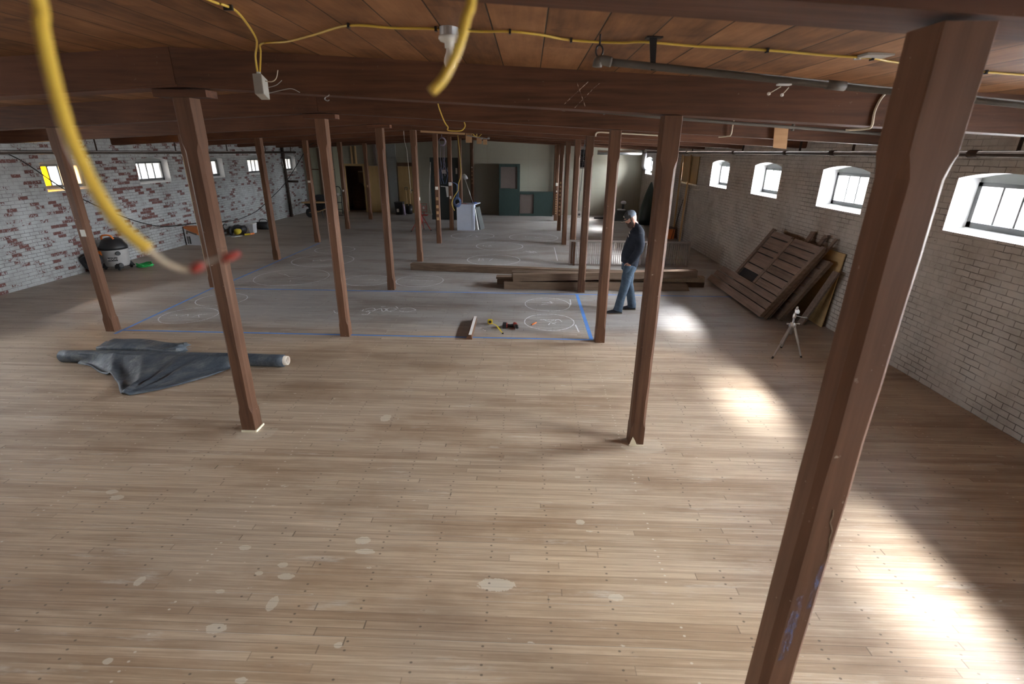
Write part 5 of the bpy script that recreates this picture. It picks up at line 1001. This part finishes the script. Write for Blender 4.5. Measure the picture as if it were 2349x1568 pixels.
for i in range(7):
    c0 = (-9.36 + .05 * rnd.random(), 11.75 + .06 * rnd.random(), .03)
    tube(bm, [(c0[0] + (.14 + .05 * rnd.random()) * math.cos(a), c0[1] + .14 * math.sin(a), .012 + .025 * i * (0.6 + .4 * math.sin(a * 2 + i)) * .6 + .02) for a in [2 * math.pi * q / 14 + i for q in range(13)]], .011, 6)
single('extension_cord', bm, M['greencord'], 'bright green cord heaped beside the shop vacuum', 'cord', smooth=True)
cb = Vector((-10.04, 14.95, 0)); t = T('tool_carton', 'white and orange tool carton standing by the left wall', 'carton', cb)
t.part('carton', box(B(), -10.27, -9.82, 14.81, 15.07, 0, .54), M['carton'])
t.part('orange_top', hexa(B(), [(-10.272, 14.805, .50), (-9.818, 14.805, .28), (-9.818, 14.809, .28), (-10.272, 14.809, .50), (-10.272, 14.805, .545), (-9.818, 14.805, .545), (-9.818, 14.809, .545), (-10.272, 14.809, .545)]), M['orange_p'])
t.part('orange_lid', box(B(), -10.275, -9.815, 14.805, 15.075, .541, .548), M['orange_p'])
t.part('tool_picture', obox(B(), (-10.2, 14.803, .42), (-9.90, 14.803, .32), .004, .05), M['brownpanel'])
t.part('tool_picture', obox(B(), (-10.17, 14.802, .43), (-10.20, 14.802, .33), .004, .05), M['brownpanel'])
pl = t.part('logo_panel', box(B(), -10.22, -10.12, 14.800, 14.8075, .04, .26), M['black'])
text_mesh('logo_lettering', 'RIDGID', 0.065, M['white'], pl, (-.13, -.153, .15), (math.pi / 2, -math.pi / 2, 0))
t.part('side_print', box(B(), -9.821, -9.816, 14.82, 15.06, .0, .22), M['orange_p'])
t = T('circular_saw', 'black power tool with a yellow body among the tools by the left wall', 'power tool', (-9.85, 16.6, 0))
t.part('body', lathe(B(), [(0, -.08), (.09, -.08), (.10, 0), (.07, .1), (0, .11)], (-9.72, 16.66, .14), 14, (.3, .9, .1)), M['yellowp'], smooth=True)
t.part('guard', lathe(B(), [(0, -.03), (.14, -.03), (.15, 0), (.14, .03), (0, .03)], (-9.93, 16.62, .16), 16, (1, .3, 0)), M['black'], smooth=True)
t.part('handle', tube(B(), [(-10.02, 16.5, .20), (-10.06, 16.45, .33), (-10.02, 16.5, .40), (-9.98, 16.55, .36)], .02, 8, k=3), M['black'], smooth=True)
t.part('base_plate', box(B(), -10.05, -9.70, 16.50, 16.66, 0.0, .012), M['galv'])
single('folded_black_tarp', loft(B(), [[(x, 17.10 + .17 * math.cos(a) * k, max(.003, .14 + .14 * k * math.sin(a) * (1 + .2 * math.sin(3 * a + x * 9)))) for a in [2 * math.pi * q / 16 for q in range(16)]] for x, k in ((-10.15, .5), (-10.05, .95), (-9.95, 1.05), (-9.85, .95), (-9.75, 1.1), (-9.70, .8), (-9.66, .4))]), M['black'], 'lumpy black bag between the yellow power tool and the white bin', 'bag', smooth=True)
t = T('hand_tool', 'silver wrench lying in front of the yellow power tool', 'wrench', (-9.6, 16.45, 0))
t.part('shank', obox(B(), (-9.72, 16.32, .015), (-9.52, 16.55, .015), .03, .012), M['galv']); t.part('jaw', obox(B(), (-9.76, 16.30, .016), (-9.69, 16.35, .016), .07, .016), M['galv'])
single('small_tool', obox(B(), (-9.57, 16.78, .025), (-9.42, 16.86, .03), .06, .05), M['yellowp'], 'small yellow tool on the floor before the white bin', 'tool')
single('small_tool', obox(B(), (-9.45, 16.92, .025), (-9.36, 17.02, .03), .05, .05), M['orange'], 'small orange tool on the floor before the white bin', 'tool')
t = T('white_bin', 'small white plastic bin among the tools by the left wall', 'bin', (-9.53, 17.25, 0))
bm = hexa(B(), [(-9.59, 17.18, 0), (-9.47, 17.18, 0), (-9.47, 17.4, 0), (-9.59, 17.4, 0), (-9.62, 17.16, .32), (-9.44, 17.16, .32), (-9.44, 17.42, .32), (-9.62, 17.42, .32)]); t.part('tub', bm, M['carton']); t.part('rim', box(B(), -9.63, -9.43, 17.15, 17.43, .315, .33), M['white'])
t = T('tool_bag', 'black tool bag farthest along the left wall, past the white bin', 'tool bag', (-9.6, 18.2, 0))
bm = box(B(), -9.85, -9.35, 18.05, 18.35, 0, .26); bmesh.ops.bevel(bm, geom=list(bm.edges), offset=.04, segments=3, affect='EDGES'); t.part('body', bm, M['black'], smooth=True)
t.part('handle', tube(B(), [(-9.75, 18.2, .25), (-9.7, 18.2, .34), (-9.5, 18.2, .35), (-9.44, 18.2, .26)], .014, 8, k=3), M['black'], smooth=True)
t.part('tool_shaft', tube(B(), [(-9.42, 18.22, .22), (-9.36, 18.24, .50)], .012, 6), M['redpaint'])
single('drain_pipe', tube(B(), [(-10.23, 21.86, 0.0), (-10.23, 21.86, zceil(-10.23) - .03)], .055, 12), M['iron'], 'black iron drainpipe standing against the left wall near its far end', 'pipe', smooth=True)
single('pipe_stub', tube(B(), [(-10.17, 21.86, 1.46), (-9.75, 21.86, 1.46)], .045, 10), M['iron'], 'short rusty pipe stub branching off the left drainpipe', 'pipe', smooth=True)
# ------------------------------------------------------------ far end, left of the doorway
def stud(x, w, lab, z0=0.0, z1=None, mat='darkstud', y=YF - .06, d_=.05): 
    return single('wall_stud', box(B(), x - w / 2, x + w / 2, y - d_, YF - .001, z0, z1 or zbeam(x) - .03), M[mat], lab, 'stud', 'studs on the far wall')
for x, lab in ((-10.25 + .25, 'dark wall stud in the far left corner'), (-9.55, 'dark wall stud second from the far left corner'), (-9.15, 'dark wall stud behind the wheelbarrow')): stud(x, .09, lab)
single('wall_rail', box(B(), -9.95, -8.9, YF - .04, YF - .001, 1.86, 1.90), M['darkstud'], 'dark level rail across the far wall panels left of the doorway', 'rail')
for x, lab in ((-8.02, 'left of two orange brown studs above the doorway'), (-7.84, 'right of two orange brown studs above the doorway')): stud(x, .05, lab, 2.145, zbeam(x) - .03, 'pine')
stud(-7.38, .07, 'orange brown stud right of the doorway frame', 0, None, 'pine'); stud(-6.95, .10, 'mauve brown stud above the yellow door', 2.10, None, 'brownpanel')
single('yellow_door', box(B(), -7.33, -6.52, YF - .05, YF - .001, 0.0, 2.06), M['plyz'], 'plain yellow board door right of the storeroom doorway', 'door')
d_ = single('yellow_door', box(B(), -5.97, -5.30, YF - .05, YF - .001, 0.0, 2.06), M['plyz'], 'plain yellow board door behind the shovel and black bin', 'door')
p_ = mk('door_knob', lathe(B(), [(0, 0), (.03, 0), (.03, .04), (0, .05)], (-5.36, YF - .05, 1.02), 10, (0, -1, 0)), M['black'], d_, base=d_.location)
single('door_header', box(B(), -5.98, -5.28, YF - .055, YF - .001, 2.065, 2.22), M['darkstud'], 'brown band above the yellow door behind the shovel', 'trim')
single('wallboard', box(B(), -6.42, -6.02, YF - .03, YF - .001, 0.0, zbeam(-6.4) - .02), M['head'], 'tall grey green panel between the two yellow doors', 'panel')
single('wallboard', box(B(), -8.88, -8.56, YF - .02, YF - .001, 0.0, zbeam(-8.9) - .02), M['plaster_g'], 'greenish cream wall panel just left of the doorway frame', 'panel')
single('wallboard', box(B(), -9.94, -9.60, YF - .02, YF - .001, 0.0, zbeam(-9.95) - .02), M['plaster_g'], 'greenish cream wall panel in the far left corner', 'panel')
# storeroom contents
single('brown_heap', loft(B(), [[(-8.25 + k * .42 * math.cos(a) * (1 + .15 * math.sin(3 * a + z)), YF + 1.2 + k * .4 * math.sin(a), z) for a in [2 * math.pi * q / 14 for q in range(14)]] for z, k in ((0, 1.0), (.4, 1.05), (.8, .8), (1.1, .55), (1.25, .2))]), M['old'], 'dark brown heap inside the storeroom', 'heap', smooth=True)
single('white_sack', loft(B(), [[(-7.62 + k * .16 * math.cos(a), YF + .75 + k * .15 * math.sin(a), z) for a in [2 * math.pi * q / 12 for q in range(12)]] for z, k in ((0, .9), (.2, 1.05), (.5, .95), (.8, .8), (1.05, .55), (1.15, .2))]), M['paper'], 'pale sack standing inside the storeroom doorway', 'sack', smooth=True)
single('store_shelf', box(B(), -8.45, -7.75, YF + 1.9, YF + 2.1, 1.70, 1.76), M['white'], 'white strip shelf across the storeroom', 'shelf')
single('pale_board', box(B(), -8.6, -7.9, YF + 2.35, YF + 2.55, 0, 1.68), M['plaster'], 'pale board at the back of the storeroom', 'board')
# wheelbarrow with wood
wbp = Vector((-9.0, 21.75, 0)); t = T('wheelbarrow', 'black wheelbarrow piled with wood in the far left corner', 'wheelbarrow', wbp)
t.part('wheel', lathe(B(), [(0, -.04), (.12, -.04), (.19, -.03), (.19, .03), (.12, .04), (0, .04)], (-9.33, 21.7, .19), 18, (.15, 1, 0)), M['rubber'], smooth=True)
t.part('tray', hexa(B(), [(-9.2, 21.55, .32), (-8.72, 21.55, .30), (-8.72, 22.0, .30), (-9.2, 22.0, .32), (-9.42, 21.40, .60), (-8.55, 21.40, .56), (-8.55, 22.15, .56), (-9.42, 22.15, .60)]), M['black'])
for y in (21.52, 21.98):
    t.part('handle', tube(B(), [(-9.35, 21.7 + (y - 21.75) * .2, .2), (-8.9, y, .27), (-8.2, y, .50)], .02, 8), M['pine'], smooth=True)
    t.part('leg', tube(B(), [(-8.75, y, .30), (-8.70, y, .0)], .018, 8), M['blackm'])
rnd = random.Random(2)
for i, (y, z, a) in enumerate(((21.44, .61, .0), (21.57, .61, .0), (21.70, .61, .0), (21.83, .61, 0.), (21.96, .61, .0))):
    single('firewood', obox(B(), (-9.58 + .05 * rnd.random(), y, z + .02), (-8.42 - .06 * rnd.random(), y + a * 3, z + .045), .07, .05), M['pine'], 'pale wood length piled on the wheelbarrow', 'wood', 'wood on the wheelbarrow')
bm = box(B(), -8.98, -8.62, 21.55, 21.85, .70, .95); bmesh.ops.bevel(bm, geom=list(bm.edges), offset=.03, segments=2, affect='EDGES')
single('dark_crate', bm, M['black'], 'dark crate sitting on the wood in the wheelbarrow', 'crate')
t = T('hand_truck', 'black hand truck standing left of the storeroom doorway', 'hand truck', (-8.35, 22.7, 0))
t.part('frame', tube(B(), [(-8.28, 22.66, .06), (-8.25, 22.66, .9), (-8.26, 22.66, 1.12), (-8.34, 22.66, 1.22), (-8.46, 22.66, 1.22)], .02, 8, k=3), M['blackm'], smooth=True)
t.part('frame', tube(B(), [(-8.52, 22.66, .06), (-8.5, 22.66, .9), (-8.49, 22.66, 1.16)], .02, 8), M['blackm'], smooth=True)
for z in (.25, .55, .85): t.part('crossbar', obox(B(), (-8.52, 22.66, z), (-8.26, 22.66, z), .02, .03), M['blackm'])
for x in (-8.56, -8.20): t.part('wheel', lathe(B(), [(0, -.025), (.11, -.025), (.12, 0), (.11, .025), (0, .025)], (x, 22.74, .12), 14, (1, 0, 0)), M['rubber'], smooth=True)
t.part('toe_plate', box(B(), -8.54, -8.22, 22.45, 22.66, .0, .015), M['blackm'])
t.part('label_plate', box(B(), -8.43, -8.33, 22.63, 22.645, .84, .95), M['white'])
# bin, shovels, bucket
t = T('trash_bin', 'black rectangular bin before the grey panel at the far wall', 'bin', (-5.85, 23.25, 0))
t.part('body', hexa(B(), [(-5.98, 23.1, 0), (-5.70, 23.1, 0), (-5.70, 23.4, 0), (-5.98, 23.4, 0), (-6.02, 23.06, .50), (-5.66, 23.06, .50), (-5.66, 23.44, .50), (-6.02, 23.44, .50)]), M['black'])
t.part('lid', box(B(), -6.03, -5.65, 23.05, 23.45, .50, .55), M['black']); t.part('sticker', box(B(), -5.93, -5.83, 23.065, 23.083, .12, .26), M['paper'], label='pale sticker')
single('bagged_board', hexa(B(), [(-5.60, 23.0, 0), (-5.55, 23.0, 0), (-5.55, 23.2, 0), (-5.60, 23.2, 0), (-5.635, 23.0, .46), (-5.60, 23.0, .46), (-5.60, 23.2, .46), (-5.635, 23.2, .46)]), M['purple'], 'mauve grey sheet leaning on the right side of the black bin', 'sheet')
t = T('pail', 'dark pail with shovel blades in it, in front of the yellow door', 'pail', (-5.50, 23.5, 0)); t.part('body', lathe(B(), [(0, 0), (.12, 0), (.155, .36), (.14, .36), (.11, .03), (0, .03)], (-5.43, 23.45, 0), 16), M['black'], smooth=True)
for x, lab in ((-5.62, 'shovel with a D handle leaning on the yellow door'), (-5.46, 'thin handled rake leaning on the yellow door')):
    t = T('shovel' if x < -5.6 else 'rake', lab, 'shovel' if x < -5.6 else 'rake', (x, 23.66, 0))
    t.part('shaft', tube(B(), [(x + .03, 23.66, .42), (x - .01, 23.82, 1.05)], .016, 8), M['pine'], smooth=True)
    if x < -5.6: t.part('handle', tube(B(), [(x - .01, 23.82, 1.02), (x - .07, 23.82, 1.08), (x - .05, 23.83, 1.15), (x + .05, 23.83, 1.15), (x + .06, 23.82, 1.08), (x - .01, 23.82, 1.02)], .014, 6, k=2), M['black'], smooth=True)
    t.part('blade', hexa(B(), [(x - .06, 23.655, .0), (x + .09, 23.655, .0), (x + .09, 23.665, .0), (x - .06, 23.665, .0), (x - .04, 23.67, .42), (x + .08, 23.67, .42), (x + .08, 23.68, .42), (x - .04, 23.68, .42)]), M['blackm'])
t = T('work_light', 'red framed work light on the floor by the far wall', 'work light', (-4.68, 22.95, 0))
fr = tube(B(), [(-4.80, 22.95, .16), (-4.80, 22.95, .52), (-4.54, 22.95, .52), (-4.54, 22.95, .16), (-4.80, 22.95, .16)], .016, 8); t.part('frame', fr, M['red'])
t.part('lamp_head', box(B(), -4.74, -4.60, 22.92, 23.0, .26, .42), M['redpaint']); t.part('lens', box(B(), -4.72, -4.62, 22.912, 22.92, .28, .40), M['porcelain'])
for y in (22.85, 23.08): t.part('foot', tube(B(), [(-4.84, y, .016), (-4.50, y, .016)], .016, 8), M['red'])
t.part('stem', tube(B(), [(-4.67, 22.96, .02), (-4.67, 22.96, .17)], .016, 8), M['red'])
t = T('a_frame_stand', 'red A frame stand with its legs either side of a middle post', 'stand', (-3.85, 18.3, 0))
for p1 in ((-4.18, 18.13, 0.01), (-3.52, 18.41, 0.01), (-3.85, 18.75, 0.01)):
    lg = t.part('leg', tube(B(), [(-3.84, 18.32, .62), p1], .018, 8), M['redpaint'], smooth=True)
    t.part('foot', lathe(B(), [(0, -.0), (.028, 0), (.022, .04), (0, .05)], (p1[0], p1[1], 0), 8), M['black'], lg)
t.part('post', tube(B(), [(-3.84, 18.32, .25), (-3.84, 18.32, .95)], .022, 8), M['redpaint'], smooth=True)
t.part('brace', tube(B(), [(-3.84, 18.32, .35), (-3.66, 18.36, .28)], .010, 6), M['redpaint'])
# black board with wiring
t = T('black_board', 'tall black painted panel standing in the room with wiring on it', 'panel', (-3.45, 21.63, 0))
t.part('panel', box(B(), -4.06, -2.80, 21.62, 21.70, 0, 2.48), M['darkgreen'])
t.part('outlet_plate', box(B(), -3.56, -3.40, 21.605, 21.62, 1.86, 2.01), M['greybox']); t.part('label_strip', box(B(), -3.33, -3.27, 21.605, 21.62, 1.76, 2.10), M['paper']); t.part('label_strip', box(B(), -3.00, -2.93, 21.605, 21.62, 1.85, 2.08), M['paper'])
t.part('paper_sheet', hexa(B(), [(-3.40, 21.60, .93), (-3.28, 21.60, .93), (-3.28, 21.615, .93), (-3.40, 21.615, .93), (-3.44, 21.60, 1.34), (-3.28, 21.60, 1.34), (-3.28, 21.615, 1.34), (-3.44, 21.615, 1.34)]), M['white'])
t.part('paper_sheet', obox(B(), (-3.64, 21.607, 1.36), (-3.28, 21.607, 1.33), .01, .03), M['white'])
for x, k in ((-3.52, .1), (-3.40, -.08), (-3.62, .05)): t.part('cable', tube(B(), [(x, 21.59, 2.48), (x + k, 21.58, 2.2), (x - k, 21.58, 1.9), (x + .3 * k, 21.58, 1.45)], .010, 6, k=4), M['rope'], smooth=True)
t.part('cable', tube(B(), [(-4.02, 21.59, 2.3), (-4.06, 21.58, 1.8), (-4.12, 21.58, 1.2), (-4.13, 21.58, .6), (-4.05, 21.6, .2)], .016, 6, k=4), M['greybox'], smooth=True)
# white cabinet
t = T('white_cabinet', 'bluish white cabinet standing in the open at the far end', 'cabinet', (-2.27, 18.9, 0))
t.part('body', box(B(), -2.585, -1.955, 18.61, 19.15, 0, .90), M['bluewhite'])
t.part('door_seam', box(B(), -2.035, -2.028, 18.604, 18.61, .02, .88), M['head'])
t.part('top', hexa(B(), [(-2.60, 18.59, .90), (-1.95, 18.59, .90), (-1.78, 19.2, .92), (-2.60, 19.2, .90), (-2.60, 18.59, .925), (-1.95, 18.59, .925), (-1.76, 19.2, .95), (-2.60, 19.2, .925)]), M['bluewhite'])
t.part('drawer_recess', box(B(), -2.47, -2.16, 18.75, 19.0, .9255, .935), M['redpaint'])
single('blue_cloth', loft(B(), [[(-1.97 + k * .10 * math.cos(a), 18.95 + k * .08 * math.sin(a), z) for a in [2 * math.pi * q / 12 for q in range(12)]] for z, k in ((.952, 1.0), (.966, 1.05), (.98, .7), (.986, .2))]), M['blue'], 'small blue cloth on the right edge of the white cabinet', 'cloth', smooth=True)
single('leaning_panel', hexa(B(), [(-1.78, 18.85, 0.0), (-1.74, 18.85, 0.0), (-1.62, 19.25, 0.0), (-1.66, 19.25, 0.0), (-1.945, 18.85, .80), (-1.905, 18.85, .80), (-1.80, 19.25, .80), (-1.84, 19.25, .80)]), M['darkgreen'], 'dark panel leaning against the right side of the white cabinet', 'panel')
single('white_strip', obox(B(), (-1.81, 18.70, 0.02), (-1.935, 18.80, .78), .03, .025), M['white'], 'thin white strip leaning beside the dark panel at the white cabinet', 'strip')
t = T('pole_lamp', 'lamp with a pale shade on a thin pole leaning over the white cabinet', 'lamp', (-2.0, 18.6, 0.93))
t.part('pole', tube(B(), [(-1.98, 18.68, .945), (-2.26, 18.62, 1.82)], .012, 6), M['galv'], smooth=True)
t.part('shade', loft(B(), [ell((-2.21, 18.6, 1.80), .075, .06, 14, ux=(.9, 0, .3), uy=(0, 1, 0)), ell((-2.27, 18.6, 1.90), .09, .07, 14, ux=(.9, 0, .3), uy=(0, 1, 0)), ell((-2.32, 18.6, 1.97), .055, .05, 14, ux=(.9, 0, .3), uy=(0, 1, 0))]), M['galv'], smooth=True)
t.part('base', lathe(B(), [(0, 0), (.05, 0), (.05, .012), (0, .012)], (-1.98, 18.68, .938), 12), M['galv'])
bm = B()
for i in range(5): tube(bm, [(-2.70 + (.09 + .012 * i) * math.cos(a), 18.49 + .008 * i, 1.02 + (.13 + .012 * i) * math.sin(a)) for a in [2 * math.pi * q / 18 for q in range(19)]], .011, 6)
for x in (-.03, .02, .06): tube(bm, [(-2.70 + x, 18.49, 1.10), (-2.68 + x * .6, 18.5, 1.4), (-2.70 + x * .3, 18.54, 1.62), (-2.89, 18.588, 1.70)], .012, 6, k=3)
bmesh.ops.translate(bm, vec=(.16, 0, 0.0), verts=bm.verts)
single('rope_coil', bm, M['rope'], 'coil of blue rope hung on the post beside the white cabinet', 'rope', smooth=True)
single('light_switch', box(B(), -2.84, -2.74, 18.55, 18.592, 1.58, 1.69), M['white'], 'white box fixed to the post beside the white cabinet', 'switch box')
# green cabinets against the far wall
t = T('green_cabinet', 'tall dark green cabinet with a screened opening by the far wall', 'cabinet', (-.83, 23.5, 0))
x0, x1, y0, y1 = -1.30, -.375, 23.30, 23.90
bm = B(); box(bm, x0, x1, y0, y1, 0, 1.18); box(bm, x0, x1, y0, y1, 2.10, 2.22); box(bm, x0, x0 + .07, y0, y1, 1.18, 2.10); box(bm, x1 - .11, x1, y0, y1, 1.18, 2.10); t.part('body', bm, M['green'])
t.part('screen_panel', box(B(), x0 + .07, x1 - .11, y0 + .06, y0 + .08, 1.18, 2.10), M['brownpanel']); t.part('ledge', box(B(), x0 + .02, x0 + .5, y0 - .03, y0, 1.17, 1.20), M['green'])
t = T('green_counter', 'low dark green cabinet with a sliding door half open by the far wall', 'cabinet', (.4, 23.5, 0))
x0, x1 = -.36, 1.13
bm = B(); box(bm, x0, x1, y0 + .02, y1, .95, 1.04); box(bm, x0, x1, y0 + .02, y1, 0, .10); box(bm, x1 - .05, x1, y0 + .02, y1, .10, .95); box(bm, x0, x1, y1 - .05, y1, .10, .95); t.part('body', bm, M['green'])
t.part('sliding_door', box(B(), .27, x1 - .05, y0 + .03, y0 + .06, .10, .95), M['green']); t.part('inner_panel', box(B(), x0, .26, y0 + .10, y0 + .12, .10, .95), M['brownpanel'])
# ------------------------------------------------------------ far right corner
t = T('vent_duct', 'silver round duct with an elbow in the far right corner', 'duct', (4.8, 22.6, 2.2))
t.part('duct_run', tube(B(), [(2.9, 22.6, 2.74), (4.75, 22.6, 2.74)], .085, 16), M['galv'], smooth=True)
t.part('elbow', tube(B(), [(4.88, 22.6, 2.76), (4.88, 22.6, 2.55), (4.88, 22.6, 2.30), (4.90, 22.6, 2.20), (4.98, 22.62, 2.14), (5.20, 22.66, 2.12), (5.45, 22.7, 2.12)], .095, 16, k=3), M['galv'], smooth=True)
t = T('louvred_vent', 'dark louvred box high up near the far wall, between the right posts', 'vent', (2.2, 21.0, 2.1))
bm = B(); box(bm, 1.97, 2.42, 20.95, 21.25, 2.13, 2.18); box(bm, 1.97, 2.42, 20.95, 21.25, 2.86, 2.95); box(bm, 1.97, 2.02, 20.95, 21.25, 2.18, 2.86); box(bm, 2.37, 2.42, 20.95, 21.25, 2.18, 2.86); box(bm, 1.97, 2.42, 21.2, 21.25, 2.13, 2.95); t.part('case', bm, M['brownpanel'])
for i in range(8): t.part('louvre', obox(B(), (2.02, 21.02, 2.24 + i * .08), (2.37, 21.02, 2.24 + i * .08), .06, .012, (0, .7, .7)), M['black'])
t.part('hanger', box(B(), 2.15, 2.22, 21.0, 21.1, 2.95, zceil(2.2)), M['blackm'])
single('dark_wrapped_shape', loft(B(), [[(4.82 + k * .30 * math.cos(a) * (1 + .06 * math.sin(4 * a)) + (z * .06), 21.0 + k * .34 * math.sin(a), z) for a in [2 * math.pi * q / 18 for q in range(18)]] for z, k in ((0, .85), (.25, 1.0), (.7, .92), (1.1, .68), (1.4, .42), (1.58, .2), (1.66, .08))]), M['bag'], 'tall object wrapped in dark green sheet in the far right corner', 'wrapped object', smooth=True)
t = T('shiny_machine', 'small black machine with a chrome dome, beyond the man', 'machine', (4.0, 22.2, 0))
t.part('body', hexa(B(), [(3.75, 22.0, 0), (4.35, 22.0, 0), (4.35, 22.5, 0), (3.75, 22.5, 0), (3.85, 22.1, .42), (4.3, 22.1, .42), (4.3, 22.4, .42), (3.85, 22.4, .42)]), M['black'])
t.part('stem', tube(B(), [(4.1, 22.25, .42), (4.1, 22.25, .70)], .05, 10), M['blackm']); t.part('dome', lathe(B(), [(0, -.06), (.09, -.05), (.12, 0), (.09, .06), (0, .09)], (4.1, 22.2, .74), 16), M['chrome'], smooth=True); t.part('tray', lathe(B(), [(0, 0), (.16, 0), (.18, .05), (0, .05)], (4.02, 22.15, .43), 16), M['galv'], smooth=True)
single('floor_plank', box(B(), 2.95, 3.75, 22.6, 22.75, 0, .06), M['black'], 'dark plank lying on the floor left of the shiny machine', 'plank')
# boarded window
single('window_board', box(B(), 5.105, 5.125, 16.05, 17.66, 1.86, 2.66), M['plyz'], 'yellow board covering a right wall window, held by two studs', 'board')
for (p0, p1, lab) in (((5.05, 16.80, 0.0), (5.05, 16.72, 2.70), 'pine stud standing from floor to pipe in front of the window board'), ((5.05, 17.62, 0.0), (5.05, 17.62, 2.70), 'pine stud at the far edge of the window board')):
    single('prop_stud', obox(B(), p0, p1, .085, .038, (1, 0, 0)), M['pine'], lab, 'stud')
single('thin_rod', tube(B(), [(4.9, 17.25, 0.02), (5.05, 16.95, 1.35)], .010, 6), M['blackm'], 'thin dark rod leaning on the right wall below the window board', 'rod')
t = T('orange_crate', 'small orange box on the floor below the window board', 'box', (4.9, 17.3, 0)); t.part('box', box(B(), 4.66, 5.02, 17.35, 17.75, 0, .34), M['orange_p']); t.part('lid', box(B(), 4.65, 5.03, 17.34, 17.76, .34, .37), M['brownpanel'])
single('grey_tub', box(B(), 4.42, 4.62, 17.4, 17.65, 0, .30), M['galv'], 'small grey tub beside the orange box', 'tub')
